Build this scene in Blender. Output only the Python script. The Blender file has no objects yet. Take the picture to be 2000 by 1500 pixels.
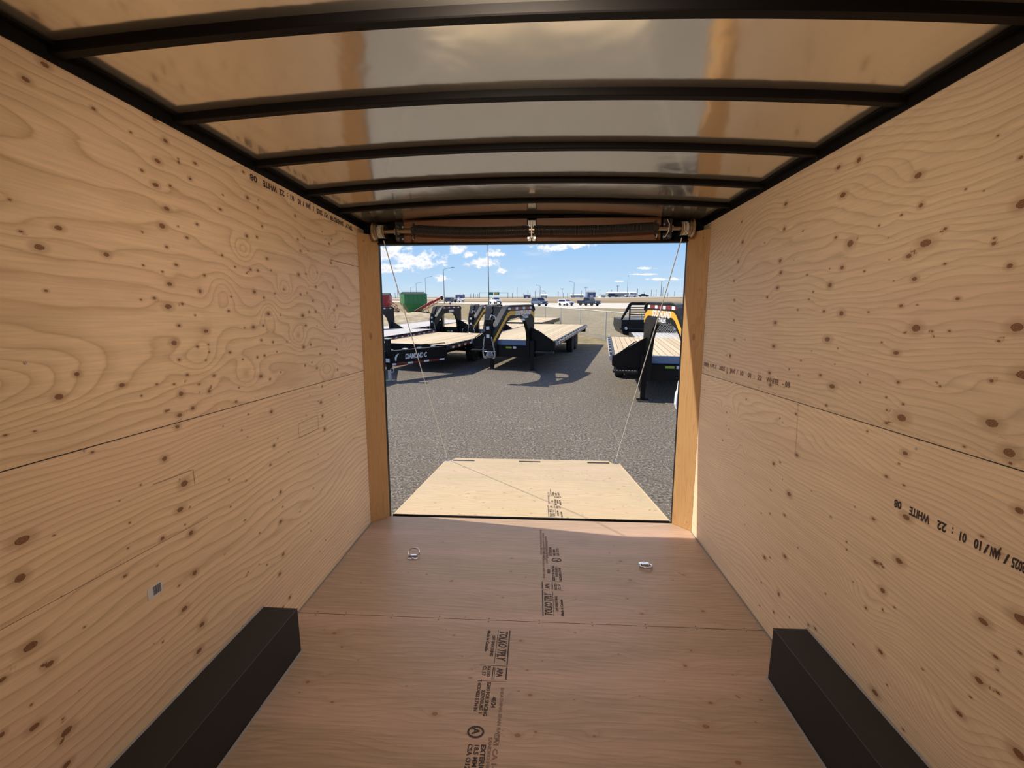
import bpy, bmesh, math, random
import numpy as np
from mathutils import Vector, Matrix, Euler
R_ = math.radians
random.seed(7)
SC = bpy.context.scene
COL = SC.collection
TILT = 0.059
TM = Matrix.Translation((0, -0.093, 0.581)) @ Matrix.Rotation(-TILT, 4, 'X')   # cargo trailer floor frame -> world

# ---------------------------------------------------------------- camera
def make_camera():
    yaw, pitch, roll, f = -0.0552, 0.1424, 0.0007, 838.84
    cy, sy, cp, sp = math.cos(yaw), math.sin(yaw), math.cos(pitch), math.sin(pitch)
    fw = Vector((sy*cp, cy*cp, -sp)); r = Vector((cy, -sy, 0)); u = r.cross(fw)
    r2 = math.cos(roll)*r + math.sin(roll)*u
    u2 = r2.cross(fw)
    m = Matrix((r2, u2, -fw)).transposed().to_4x4()
    cam = bpy.data.cameras.new('camera'); o = bpy.data.objects.new('camera', cam)
    COL.objects.link(o)
    cam.sensor_fit = 'HORIZONTAL'; cam.sensor_width = 36.0; cam.lens = f/2000*36.0
    cam.clip_start = 0.02; cam.clip_end = 6000
    o.matrix_world = TM @ Matrix.Translation((0.0494, 0, 1.582)) @ m
    SC.camera = o
make_camera()

# ---------------------------------------------------------------- exposure, sun, sky
vs = SC.view_settings
SC.display_settings.display_device = 'sRGB'
vs.view_transform = 'Standard'; vs.look = 'None'; vs.gamma = 1.0; vs.exposure = 0.0
vs.use_curve_mapping = False
SUN_DIR = Vector((1.25, -0.27, -1.43)).normalized()
sun = bpy.data.lights.new('sun', 'SUN'); sun.energy = 5.3; sun.angle = R_(0.6); sun.color = (1.0, 0.93, 0.80)
so = bpy.data.objects.new('sun', sun); COL.objects.link(so)
so.rotation_euler = SUN_DIR.to_track_quat('-Z', 'Y').to_euler(); so.location = (-30, 10, 40)
FILL_POWER = (14.5, 5.5)  # power of the two added, unseen interior lamps

class NT:
    """tiny helper around a node tree"""
    def __init__(s, nt): s.nt = nt; nt.nodes.clear()
    def n(s, t, **kw):
        nd = s.nt.nodes.new(t)
        for k, v in kw.items(): setattr(nd, k, v)
        return nd
    def l(s, a, b): s.nt.links.new(a, b)
    def val(s, sock, v):
        if isinstance(v, bpy.types.NodeSocket): s.l(v, sock)
        else: sock.default_value = v
    def m(s, op, a, b=None, c=None, clamp=False):
        nd = s.n('ShaderNodeMath', operation=op); nd.use_clamp = clamp
        s.val(nd.inputs[0], a)
        if b is not None: s.val(nd.inputs[1], b)
        if c is not None: s.val(nd.inputs[2], c)
        return nd.outputs[0]
    def mix(s, fac, a, b, mode='MIX'):
        nd = s.n('ShaderNodeMix', data_type='RGBA', blend_type=mode)
        s.val(nd.inputs[0], fac)
        for i, v in ((6, a), (7, b)):
            if isinstance(v, bpy.types.NodeSocket): s.l(v, nd.inputs[i])
            else: nd.inputs[i].default_value = (*v[:3], 1)
        return nd.outputs[2]
    def ramp(s, fac, stops, interp='LINEAR'):
        nd = s.n('ShaderNodeValToRGB'); cr = nd.color_ramp; cr.interpolation = interp
        while len(cr.elements) < len(stops): cr.elements.new(0.5)
        for e, (p, c) in zip(cr.elements, stops):
            e.position = p; e.color = (*c[:3], 1) if not isinstance(c, (int, float)) else (c, c, c, 1)
        s.val(nd.inputs[0], fac); return nd.outputs[0]
    def noise(s, vec, scale, detail=3, rough=0.5, dist=0.0):
        nd = s.n('ShaderNodeTexNoise'); s.l(vec, nd.inputs['Vector'])
        nd.inputs['Scale'].default_value = scale; nd.inputs['Detail'].default_value = detail
        nd.inputs['Roughness'].default_value = rough; nd.inputs['Distortion'].default_value = dist
        return nd.outputs[0]
    def mapping(s, vec, scale=(1, 1, 1), loc=(0, 0, 0)):
        nd = s.n('ShaderNodeMapping'); s.l(vec, nd.inputs[0]); nd.inputs['Scale'].default_value = scale
        nd.inputs['Location'].default_value = loc; return nd.outputs[0]
    def ss(s, x, a, b):
        nd = s.n('ShaderNodeMapRange', interpolation_type='SMOOTHSTEP'); s.l(x, nd.inputs[0])
        nd.inputs[1].default_value = a; nd.inputs[2].default_value = b; return nd.outputs[0]

def make_world():
    w = bpy.data.worlds.new('sky'); SC.world = w; w.use_nodes = True
    t = NT(w.node_tree)
    out = t.n('ShaderNodeOutputWorld'); bg = t.n('ShaderNodeBackground'); t.l(bg.outputs[0], out.inputs[0])
    g = t.n('ShaderNodeTexCoord').outputs['Generated']
    sep = t.n('ShaderNodeSeparateXYZ'); t.l(g, sep.inputs[0])
    x, y, z = sep.outputs
    base = t.ramp(t.m('MAXIMUM', z, 0.0), [(0.0, (0.64, 0.78, 0.89)), (0.03, (0.52, 0.72, 0.92)), (0.12, (0.33, 0.58, 0.94)),
                                           (0.3, (0.17, 0.33, 0.70)), (1.0, (0.08, 0.17, 0.48))])
    ya = t.m('MAXIMUM', t.m('ABSOLUTE', y), 0.05)
    u = t.m('DIVIDE', x, ya); v = t.m('DIVIDE', z, ya)
    cmb = t.n('ShaderNodeCombineXYZ'); t.l(u, cmb.inputs[0]); t.l(v, cmb.inputs[1]); t.l(y, cmb.inputs[2])
    nv = t.mapping(cmb.outputs[0], (1, 1.5, 0.2))
    nz = t.noise(nv, 32, 7, 0.66); nz2 = t.noise(nv, 90, 5, 0.65)
    nn = t.m('ADD', t.m('MULTIPLY', t.m('SUBTRACT', nz, 0.5), 3.4), t.m('MULTIPLY', t.m('SUBTRACT', nz2, 0.5), 1.2))
    tot = None
    # cumulus seen through the doorway: azimuth tangent, elevation tangent, half sizes
    for (cu, cv, ru, rv) in [(-0.345, 0.096, 0.075, 0.030), (-0.275, 0.076, 0.075, 0.026), (-0.345, 0.060, 0.045, 0.018), (-0.305, 0.068, 0.04, 0.014),
                             (-0.180, 0.103, 0.024, 0.016), (-0.150, 0.092, 0.026, 0.012), (-0.118, 0.074, 0.036, 0.020), (-0.080, 0.056, 0.015, 0.009),
                             (-0.098, 0.092, 0.026, 0.013), (0.070, 0.118, 0.066, 0.027), (0.045, 0.106, 0.045, 0.014), (-0.218, 0.040, 0.020, 0.014),
                             (0.235, 0.060, 0.030, 0.004), (0.24, 0.047, 0.03, 0.003), (0.185, 0.032, 0.014, 0.002), (0.29, 0.036, 0.05, 0.004), (-0.41, 0.1, 0.05, 0.02),
                             (0.55, 0.15, 0.12, 0.03), (-0.62, 0.16, 0.16, 0.04)]:
        a = t.m('DIVIDE', t.m('SUBTRACT', u, cu), ru); b = t.m('DIVIDE', t.m('SUBTRACT', v, cv), rv)
        # flat bases
        b = t.m('MULTIPLY', b, t.m('ADD', 1.0, t.m('MULTIPLY', t.m('LESS_THAN', b, 0.0), 0.5)))
        d = t.m('SUBTRACT', 1.0, t.m('SQRT', t.m('ADD', t.m('MULTIPLY', a, a), t.m('MULTIPLY', b, b))))
        d = t.m('MAXIMUM', d, -1.0)
        tot = d if tot is None else t.m('MAXIMUM', tot, d)
    c = t.m('ADD', tot, nn)
    msk = t.ss(c, 0.0, 0.5)
    wisp = t.m('MULTIPLY', t.ss(t.noise(t.mapping(cmb.outputs[0], (1, 5, .2)), 7, 5, 0.6), 0.55, 0.8), 0.35)
    shade = t.ramp(t.ss(c, 0.15, 1.1), [(0.0, (0.80, 0.87, 0.97)), (0.6, (1.05, 1.05, 1.06)), (1.0, (0.86, 0.88, 0.95))])
    colr = t.mix(wisp, base, (0.80, 0.87, 0.97))
    colr = t.mix(msk, colr, shade)
    # added bright sky bank above the view, to light the walls through the doorway
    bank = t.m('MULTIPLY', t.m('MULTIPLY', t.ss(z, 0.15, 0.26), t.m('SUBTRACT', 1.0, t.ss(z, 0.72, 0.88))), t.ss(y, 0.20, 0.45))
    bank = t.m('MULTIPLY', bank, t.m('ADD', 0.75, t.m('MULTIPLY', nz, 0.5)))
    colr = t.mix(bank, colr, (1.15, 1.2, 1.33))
    low = t.m('LESS_THAN', z, -0.002)
    colr = t.mix(low, colr, (0.12, 0.10, 0.08))
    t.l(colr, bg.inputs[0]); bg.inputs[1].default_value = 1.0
make_world()
# ---------------------------------------------------------------- materials
MATS = {}
def principled(name):
    m = bpy.data.materials.new(name); m.use_nodes = True; t = NT(m.node_tree)
    o = t.n('ShaderNodeOutputMaterial'); b = t.n('ShaderNodeBsdfPrincipled'); t.l(b.outputs[0], o.inputs[0])
    MATS[name] = m
    return m, t, b
def simple(name, col, rough=0.5, metal=0.0, var=0.12, scale=12.0, bump=0.0, spec=0.5):
    m, t, b = principled(name)
    tc = t.n('ShaderNodeTexCoord').outputs['Object']
    nz = t.noise(tc, scale, 4, 0.6)
    f = t.m('ADD', 1.0 - var/2, t.m('MULTIPLY', nz, var))
    mixn = t.n('ShaderNodeVectorMath', operation='SCALE'); mixn.inputs[0].default_value = col; t.l(f, mixn.inputs['Scale'])
    t.l(mixn.outputs[0], b.inputs['Base Color'])
    b.inputs['Roughness'].default_value = rough; b.inputs['Metallic'].default_value = metal
    b.inputs['Specular IOR Level'].default_value = spec
    if bump:
        bp = t.n('ShaderNodeBump'); bp.inputs['Strength'].default_value = bump; bp.inputs['Distance'].default_value = 0.01
        t.l(nz, bp.inputs['Height']); t.l(bp.outputs[0], b.inputs['Normal'])
    return m

def ply_mat(name, light, dark, grain, freq, line=0.5, fine=0.35, rough=0.55, gl=0.25):
    """plywood veneer: ring field and knot vector come from mesh attributes; grain = axis of the grain"""
    m, t, b = principled(name)
    at = t.n('ShaderNodeAttribute', attribute_name='ring'); H = at.outputs['Fac']
    kv = t.n('ShaderNodeAttribute', attribute_name='knot').outputs['Vector']
    tone = t.n('ShaderNodeAttribute', attribute_name='tone').outputs['Fac']
    tc = t.n('ShaderNodeTexCoord').outputs['Object']
    sc = [55, 55, 55]; sc[grain] = 2.2
    st = t.mapping(tc, tuple(sc)); fn = t.noise(st, 2.0, 4, 0.65, 0.4)
    sc2 = [9, 9, 9]; sc2[grain] = 1.2
    st2 = t.mapping(tc, tuple(sc2)); mn = t.noise(st2, 1.0, 4, 0.6, 0.8)
    wob = t.m('MULTIPLY', t.m('SUBTRACT', mn, 0.5), 0.9)
    ph = t.m('FRACT', t.m('ADD', t.m('MULTIPLY', H, freq), wob))
    band = t.ramp(ph, [(0.0, 0.25), (0.10, 0.0), (0.55, 0.12), (0.84, 0.55), (0.93, 1.0), (1.0, 0.25)])
    amp = t.m('MULTIPLY', band, t.m('MULTIPLY', line, t.m('ADD', 0.45, t.m('MULTIPLY', mn, 1.1))))
    col = t.mix(amp, light, dark)
    fcol = t.m('ADD', 1.0 - fine*0.5, t.m('MULTIPLY', fn, fine))
    big = t.noise(tc, 1.3, 2, 0.5)
    fcol = t.m('MULTIPLY', fcol, t.m('ADD', 0.90, t.m('MULTIPLY', big, 0.2)))
    fcol = t.m('MULTIPLY', fcol, tone)
    vm = t.n('ShaderNodeVectorMath', operation='SCALE'); t.l(col, vm.inputs[0]); t.l(fcol, vm.inputs['Scale'])
    col = vm.outputs[0]
    # pinkish/greenish veneer drift
    col = t.mix(t.m('MULTIPLY', t.ss(t.noise(st2, 0.5, 2, 0.5), 0.45, 0.7), gl), col, (0.70, 0.44, 0.36))
    # knots
    ln = t.n('ShaderNodeVectorMath', operation='LENGTH'); t.l(kv, ln.inputs[0])
    d = t.m('ADD', ln.outputs['Value'], t.m('MULTIPLY', t.m('SUBTRACT', t.noise(tc, 120, 2, 0.5), 0.5), 0.55))
    halo = t.m('MULTIPLY', t.m('SUBTRACT', 1.0, t.ss(d, 0.9, 3.8)), 0.5)
    col = t.mix(halo, col, (0.36, 0.20, 0.10))
    kc = t.ramp(t.m('DIVIDE', d, 1.25), [(0.0, (0.32, 0.15, 0.075)), (0.40, (0.20, 0.09, 0.042)), (0.62, (0.30, 0.15, 0.075)), (0.8, (0.11, 0.048, 0.025)), (1.0, (0.20, 0.11, 0.06))])
    col = t.mix(t.m('SUBTRACT', 1.0, t.ss(d, 0.95, 1.2)), col, kc)
    t.l(col, b.inputs['Base Color']); b.inputs['Roughness'].default_value = rough
    b.inputs['Specular IOR Level'].default_value = 0.35
    bp = t.n('ShaderNodeBump'); bp.inputs['Strength'].default_value = 0.25; bp.inputs['Distance'].default_value = 0.0015
    t.l(t.m('ADD', fn, t.m('MULTIPLY', band, 0.6)), bp.inputs['Height']); t.l(bp.outputs[0], b.inputs['Normal'])
    return m

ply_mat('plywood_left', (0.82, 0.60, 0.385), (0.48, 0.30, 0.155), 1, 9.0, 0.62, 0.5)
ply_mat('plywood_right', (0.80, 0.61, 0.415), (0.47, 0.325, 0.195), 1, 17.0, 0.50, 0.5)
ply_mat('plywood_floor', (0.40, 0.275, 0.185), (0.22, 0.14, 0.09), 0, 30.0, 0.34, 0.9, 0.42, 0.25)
ply_mat('plywood_ramp', (0.54, 0.41, 0.25), (0.36, 0.25, 0.13), 0, 26.0, 0.5, 0.9)

def lumber(name, light, dark, grain, rough=0.5, sc=1.0, knot=True):
    m, t, b = principled(name)
    tc = t.n('ShaderNodeTexCoord').outputs['Object']
    s = [14*sc]*3; s[grain] = 0.9*sc
    v = t.mapping(tc, tuple(s)); n1 = t.noise(v, 1.0, 3, 0.5, 1.2)
    ph = t.m('FRACT', t.m('MULTIPLY', n1, 11.0))
    band = t.ramp(ph, [(0, 0.1), (0.6, 0.25), (0.88, 1.0), (1.0, 0.1)])
    s2 = [90*sc]*3; s2[grain] = 3*sc
    n2 = t.noise(t.mapping(tc, tuple(s2)), 1.0, 3, 0.6)
    col = t.mix(t.m('MULTIPLY', band, 0.55), light, dark)
    col = t.mix(t.m('MULTIPLY', n2, 0.45), col, dark)
    if knot:
        vo = t.n('ShaderNodeTexVoronoi'); s3 = [7.0*sc]*3; s3[grain] = 3.2*sc
        t.l(t.mapping(tc, tuple(s3), (0.3, 0.7, 0.2)), vo.inputs['Vector']); vo.inputs['Scale'].default_value = 1.0
        k = t.m('SUBTRACT', 1.0, t.ss(vo.outputs['Distance'], 0.05, 0.11))
        col = t.mix(t.m('MULTIPLY', k, 0.8), col, (0.33, 0.13, 0.06))
    t.l(col, b.inputs['Base Color']); b.inputs['Roughness'].default_value = rough
    return m
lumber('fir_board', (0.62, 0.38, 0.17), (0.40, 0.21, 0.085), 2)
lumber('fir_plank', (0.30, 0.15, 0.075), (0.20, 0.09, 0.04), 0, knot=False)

def plank_mat(name, light, dark, width=0.14, rough=0.6):
    m, t, b = principled(name)
    tc = t.n('ShaderNodeTexCoord').outputs['Object']
    sep = t.n('ShaderNodeSeparateXYZ'); t.l(tc, sep.inputs[0])
    q = t.m('DIVIDE', sep.outputs[0], width); fl = t.m('FLOOR', q); fr = t.m('FRACT', q)
    wn = t.n('ShaderNodeTexWhiteNoise', noise_dimensions='1D'); t.l(fl, wn.inputs['W'])
    g = t.noise(t.mapping(tc, (30, 0.8, 30)), 1.0, 3, 0.6)
    col = t.mix(t.m('ADD', t.m('MULTIPLY', wn.outputs['Value'], 0.5), t.m('MULTIPLY', g, 0.4)), light, dark)
    gap = t.m('LESS_THAN', t.m('ABSOLUTE', t.m('SUBTRACT', fr, 0.5)), 0.455)
    col = t.mix(gap, (0.10, 0.07, 0.05), col)
    t.l(col, b.inputs['Base Color']); b.inputs['Roughness'].default_value = rough
    return m
plank_mat('pine_deck', (0.74, 0.59, 0.37), (0.48, 0.33, 0.18))
plank_mat('grey_deck', (0.66, 0.62, 0.58), (0.46, 0.42, 0.40))

simple('black_paint', (0.006, 0.006, 0.007), 0.38, 0, 0.3, spec=0.22)
simple('black_plate', (0.028, 0.028, 0.030), 0.4, 0, 0.3, 3, spec=0.3)
simple('brow_steel', (0.006, 0.005, 0.005), 0.55, 0, 0.3, spec=0.14)
simple('box_black', (0.009, 0.007, 0.006), 0.55, 0, 0.5, 500, 0.25)
simple('rubber', (0.018, 0.017, 0.018), 0.8, 0, 0.3, 40)
simple('zinc', (0.62, 0.62, 0.66), 0.25, 1.0, 0.2, 60)
simple('worn_steel', (0.30, 0.27, 0.24), 0.38, 1.0, 0.5, 60)
simple('bronze_steel', (0.42, 0.34, 0.25), 0.35, 1.0, 0.4, 60)
simple('spring_steel', (0.055, 0.05, 0.05), 0.42, 0.6, 0.3, 60)
simple('sealant', (0.27, 0.245, 0.225), 0.6, 0, 0.4, 90, 0.3)
simple('cable', (0.80, 0.77, 0.70), 0.5, 0.2, 0.2, 90)
simple('ink', (0.045, 0.030, 0.030), 0.8, 0, 0.5, 300)
simple('faint_ink', (0.22, 0.14, 0.11), 0.8, 0, 0.5, 300)
simple('ply_joint', (0.22, 0.12, 0.06), 0.8, 0, 0.4, 30)
simple('backing', (0.03, 0.02, 0.015), 0.9)
simple('sticker', (0.62, 0.62, 0.64), 0.35, 0, 0.05)
simple('bar_print', (0.05, 0.06, 0.09), 0.5)
simple('white_paint', (0.85, 0.86, 0.88), 0.35, 0, 0.08)
simple('letter_white', (0.88, 0.88, 0.90), 0.5, 0, 0.05)
simple('gold_stripe', (0.80, 0.42, 0.03), 0.4, 0, 0.1)
simple('red_tape', (0.42, 0.03, 0.02), 0.35, 0, 0.3)
simple('white_tape', (0.85, 0.85, 0.85), 0.35, 0, 0.1)
simple('amber', (0.7, 0.3, 0.03), 0.4)
simple('green_tag', (0.35, 0.5, 0.05), 0.4)
simple('ply_edge', (0.60, 0.45, 0.27), 0.7, 0, 0.3, 30)
simple('galvanised', (0.62, 0.62, 0.60), 0.5, 0.45, 0.2, 20)
simple('pole_grey', (0.20, 0.21, 0.22), 0.6, 0.2, 0.2)
simple('far_pole', (0.30, 0.31, 0.34), 0.8)
simple('sign_green', (0.03, 0.22, 0.14), 0.6); simple('sign_yellow', (0.70, 0.48, 0.08), 0.6)
simple('cart_green', (0.05, 0.26, 0.08), 0.4, 0, 0.2, 2); simple('cart_red', (0.42, 0.035, 0.04), 0.45, 0, 0.3, 2)
simple('auger_red', (0.50, 0.06, 0.05), 0.45); simple('tarp', (0.02, 0.035, 0.03), 0.7)
simple('car_white', (0.80, 0.81, 0.84), 0.25); simple('car_blue', (0.11, 0.15, 0.22), 0.25, 0.3); simple('car_dark', (0.04, 0.055, 0.09), 0.25, 0.3)
simple('car_glass', (0.02, 0.03, 0.05), 0.1); simple('lamp_red', (0.6, 0.02, 0.02), 0.3); simple('lamp_white', (0.9, 0.9, 0.9), 0.2)
simple('building_grey', (0.33, 0.36, 0.38), 0.7, 0, 0.1, .5); simple('building_blue', (0.12, 0.16, 0.30), 0.7); simple('building_white', (0.7, 0.72, 0.75), 0.7)
simple('road', (0.60, 0.55, 0.46), 0.85, 0, 0.2, 0.3); simple('tyre', (0.015, 0.015, 0.016), 0.75)
simple('pallet', (0.42, 0.33, 0.24), 0.8, 0, 0.3, 9)
simple('blue_primer', (0.20, 0.29, 0.46), 0.35, 0.0, 0.2, 2)  # sky reflection on the steel front channel, painted in as blue

def ceiling_mat():
    m, t, b = principled('roof_skin')
    tc = t.n('ShaderNodeTexCoord').outputs['Object']
    n = t.noise(t.mapping(tc, (1.6, 1.2, 1)), 1.4, 3, 0.5, 0.6)
    n2 = t.noise(tc, 900, 2, 0.5)
    b.inputs['Base Color'].default_value = (0.86, 0.83, 0.74, 1)
    b.inputs['Metallic'].default_value = 0.85
    t.l(t.m('ADD', 0.09, t.m('MULTIPLY', n2, 0.08)), b.inputs['Roughness'])
    bp = t.n('ShaderNodeBump'); bp.inputs['Strength'].default_value = 0.5; bp.inputs['Distance'].default_value = 0.012
    t.l(n, bp.inputs['Height']); t.l(bp.outputs[0], b.inputs['Normal'])
ceiling_mat()

def tape_mat():
    m, t, b = principled('reflective_tape')
    tc = t.n('ShaderNodeTexCoord').outputs['Object']
    sep = t.n('ShaderNodeSeparateXYZ'); t.l(tc, sep.inputs[0])
    fr = t.m('FRACT', t.m('DIVIDE', t.m('ADD', sep.outputs[1], 0.07), 0.42))
    col = t.mix(t.m('GREATER_THAN', fr, 0.68), (0.22, 0.018, 0.015), (0.85, 0.85, 0.85))
    t.l(col, b.inputs['Base Color']); b.inputs['Roughness'].default_value = 0.35
tape_mat()

def ground_mat():
    m, t, b = principled('yard_ground')
    g = t.n('ShaderNodeNewGeometry').outputs['Position']
    sep = t.n('ShaderNodeSeparateXYZ'); t.l(g, sep.inputs[0])
    f1 = t.noise(g, 30, 6, 0.7); f2 = t.noise(g, 2.2, 5, 0.65); f3 = t.noise(g, 0.35, 3, 0.5)
    vo = t.n('ShaderNodeTexVoronoi'); t.l(g, vo.inputs['Vector']); vo.inputs['Scale'].default_value = 34
    peb = t.m('LESS_THAN', vo.outputs['Distance'], 0.24)
    rnd = t.n('ShaderNodeSeparateColor'); t.l(vo.outputs['Color'], rnd.inputs[0])
    pebm = t.m('MULTIPLY', peb, t.m('GREATER_THAN', t.m('ADD', rnd.outputs[0], t.m('MULTIPLY', f2, 0.5)), 0.98))
    dirt = t.ramp(f1, [(0.30, (0.055, 0.044, 0.036)), (0.48, (0.160, 0.137, 0.110)), (0.66, (0.42, 0.365, 0.30))])
    dirt = t.mix(t.ss(f2, 0.45, 0.75), dirt, (0.20, 0.165, 0.13))
    dirt = t.mix(pebm, dirt, (0.62, 0.55, 0.44))
    clump = t.m('MULTIPLY', t.ss(t.noise(g, 11, 5, 0.75), 0.56, 0.64), t.ss(t.noise(g, 0.9, 3, 0.6), 0.46, 0.62))
    dirt = t.mix(t.m('MULTIPLY', clump, 0.75), dirt, (0.52, 0.46, 0.36))
    grass = t.ramp(t.m('ADD', t.m('MULTIPLY', f2, 0.6), t.m('MULTIPLY', f3, 0.4)), [(0.35, (0.17, 0.145, 0.075)), (0.5, (0.30, 0.235, 0.13)), (0.65, (0.42, 0.335, 0.20))])
    far = t.ramp(t.noise(t.mapping(g, (0.004, 0.03, 1)), 1.0, 3, 0.5), [(0.4, (0.27, 0.19, 0.11)), (0.6, (0.33, 0.25, 0.155))])
    edge = t.m('ADD', sep.outputs[1], t.m('MULTIPLY', t.m('SUBTRACT', t.noise(g, 0.5, 4, 0.6), 0.5), 9.0))
    straw = t.m('MULTIPLY', t.ss(edge, 12.5, 17.5), t.ss(t.noise(t.mapping(g, (3, 9, 1)), 1.0, 4, 0.6), 0.45, 0.62))
    col = t.mix(straw, dirt, (0.36, 0.28, 0.18))
    col = t.mix(t.ss(edge, 17.0, 20.5), col, grass)
    col = t.mix(t.ss(sep.outputs[1], 118, 124), col, far)
    t.l(col, b.inputs['Base Color']); b.inputs['Roughness'].default_value = 0.95
    b.inputs['Specular IOR Level'].default_value = 0.15
    bp = t.n('ShaderNodeBump'); bp.inputs['Strength'].default_value = 0.9; bp.inputs['Distance'].default_value = 0.03
    t.l(t.m('ADD', f1, t.m('MULTIPLY', pebm, 0.4)), bp.inputs['Height']); t.l(bp.outputs[0], b.inputs['Normal'])
    m, t, b = principled('soil_heap')
    g = t.n('ShaderNodeNewGeometry').outputs['Position']
    c = t.ramp(t.noise(g, 1.5, 6, 0.7), [(0.3, (0.33, 0.24, 0.14)), (0.55, (0.56, 0.44, 0.28)), (0.75, (0.68, 0.55, 0.37))])
    t.l(c, b.inputs['Base Color']); b.inputs['Roughness'].default_value = 0.95
    m, t, b = principled('berm_grass')
    g = t.n('ShaderNodeNewGeometry').outputs['Position']
    c = t.ramp(t.noise(t.mapping(g, (0.02, 0.1, .3)), 1.0, 4, 0.6), [(0.35, (0.26, 0.19, 0.11)), (0.65, (0.38, 0.29, 0.18))])
    t.l(c, b.inputs['Base Color']); b.inputs['Roughness'].default_value = 0.95
ground_mat()

# ---------------------------------------------------------------- mesh helpers
class MB:
    def __init__(s): s.v = []; s.f = []; s.sm = []
    def add(s, vs, fs, smooth=False):
        o = len(s.v); s.v += [tuple(p) for p in vs]; s.f += [tuple(i+o for i in f) for f in fs]; s.sm += [smooth]*len(fs)
        return s
    def box(s, lo, hi, mat=None):
        x0, y0, z0 = lo; x1, y1, z1 = hi
        vs = [Vector(p) for p in ((x0,y0,z0),(x1,y0,z0),(x1,y1,z0),(x0,y1,z0),(x0,y0,z1),(x1,y0,z1),(x1,y1,z1),(x0,y1,z1))]
        if mat: vs = [mat @ p for p in vs]
        return s.add(vs, [(0,3,2,1),(4,5,6,7),(0,1,5,4),(1,2,6,5),(2,3,7,6),(3,0,4,7)])
    def frame(s, p0, p1, up=(0,0,1)):
        d = (Vector(p1)-Vector(p0)); L = d.length; d.normalize(); u = Vector(up)
        if abs(d.dot(u)) > 0.98: u = Vector((0, 1, 0)) if abs(d.y) < 0.9 else Vector((1, 0, 0))
        r = d.cross(u).normalized(); u = r.cross(d)
        return d, r, u, L
    def beam(s, p0, p1, w, h, up=(0,0,1)):
        d, r, u, L = s.frame(p0, p1, up); vs = []
        for p in (Vector(p0), Vector(p1)):
            for a, b in ((-1,-1),(1,-1),(1,1),(-1,1)): vs.append(p + r*a*w/2 + u*b*h/2)
        return s.add(vs, [(3,2,1,0),(4,5,6,7),(0,1,5,4),(1,2,6,5),(2,3,7,6),(3,0,4,7)])
    def cyl(s, p0, p1, r0, r1=None, n=16, cap=True):
        r1 = r0 if r1 is None else r1
        d, r, u, L = s.frame(p0, p1); vs = []
        for p, q in ((Vector(p0), r0), (Vector(p1), r1)):
            for i in range(n):
                a = 2*math.pi*i/n; vs.append(p + r*math.cos(a)*q + u*math.sin(a)*q)
        s.add(vs, [(i, (i+1) % n, n+(i+1) % n, n+i) for i in range(n)], True)
        if cap:
            s.add(vs[:n], [tuple(range(n-1, -1, -1))]); s.add(vs[n:], [tuple(range(n))])
        return s
    def tube(s, pts, r, n=8, closed=False):
        P = [Vector(p) for p in pts]; N = len(P); rings = []
        pr = None
        for i, p in enumerate(P):
            a = P[(i-1) % N] if (closed or i > 0) else p; b = P[(i+1) % N] if (closed or i < N-1) else p
            d = (b-a).normalized()
            if pr is None:
                up = Vector((0,0,1)) if abs(d.z) < 0.9 else Vector((1,0,0)); rr = d.cross(up).normalized()
            else:
                rr = (pr - d*pr.dot(d)).normalized()
            pr = rr; uu = rr.cross(d)
            rings.append([p + rr*math.cos(2*math.pi*k/n)*r + uu*math.sin(2*math.pi*k/n)*r for k in range(n)])
        vs = [q for g in rings for q in g]; fs = []
        for i in range(N if closed else N-1):
            j = (i+1) % N
            for k in range(n): fs.append((i*n+k, i*n+(k+1) % n, j*n+(k+1) % n, j*n+k))
        s.add(vs, fs, True)
        if not closed:
            s.add(rings[0], [tuple(range(n-1, -1, -1))]); s.add(rings[-1], [tuple(range(n))])
        return s
    def prism(s, poly, mapf, t0, t1):
        """poly: 2d outline; mapf(a, b, t) -> 3d"""
        n = len(poly)
        vs = [mapf(a, b, t0) for a, b in poly] + [mapf(a, b, t1) for a, b in poly]
        return s.add(vs, [tuple(range(n-1, -1, -1)), tuple(range(n, 2*n))] + [(i, (i+1) % n, n+(i+1) % n, n+i) for i in range(n)])
    def lathe(s, prof, c, axis, n=20):
        """prof: list of (radius, offset along axis)"""
        d = Vector(axis).normalized(); up = Vector((0,0,1)) if abs(d.z) < 0.9 else Vector((1,0,0))
        r = d.cross(up).normalized(); u = r.cross(d); c = Vector(c); vs = []
        for (q, o) in prof:
            for i in range(n):
                a = 2*math.pi*i/n; vs.append(c + d*o + r*math.cos(a)*q + u*math.sin(a)*q)
        fs = []
        for k in range(len(prof)-1):
            for i in range(n): fs.append((k*n+i, k*n+(i+1) % n, (k+1)*n+(i+1) % n, (k+1)*n+i))
        fs += [tuple(range(n-1, -1, -1)), tuple(range((len(prof)-1)*n, len(prof)*n))]
        return s.add(vs, fs, False)
    def build(s, name, mat, parent=None, M=None, bevel=0.0, **props):
        me = bpy.data.meshes.new(name); me.from_pydata(s.v, [], s.f); me.update()
        bm = bmesh.new(); bm.from_mesh(me)
        bmesh.ops.recalc_face_normals(bm, faces=bm.faces); bm.to_mesh(me); bm.free()
        for p, q in zip(me.polygons, s.sm): p.use_smooth = q
        me.materials.append(MATS[mat])
        o = bpy.data.objects.new(name, me); COL.objects.link(o)
        if parent is not None: o.parent = parent
        if M is not None: o.matrix_world = M
        if bevel:
            b = o.modifiers.new('bevel', 'BEVEL'); b.width = bevel; b.segments = 2; b.limit_method = 'ANGLE'; b.angle_limit = R_(40)
        for k, v in props.items(): o[k] = v
        return o

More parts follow.
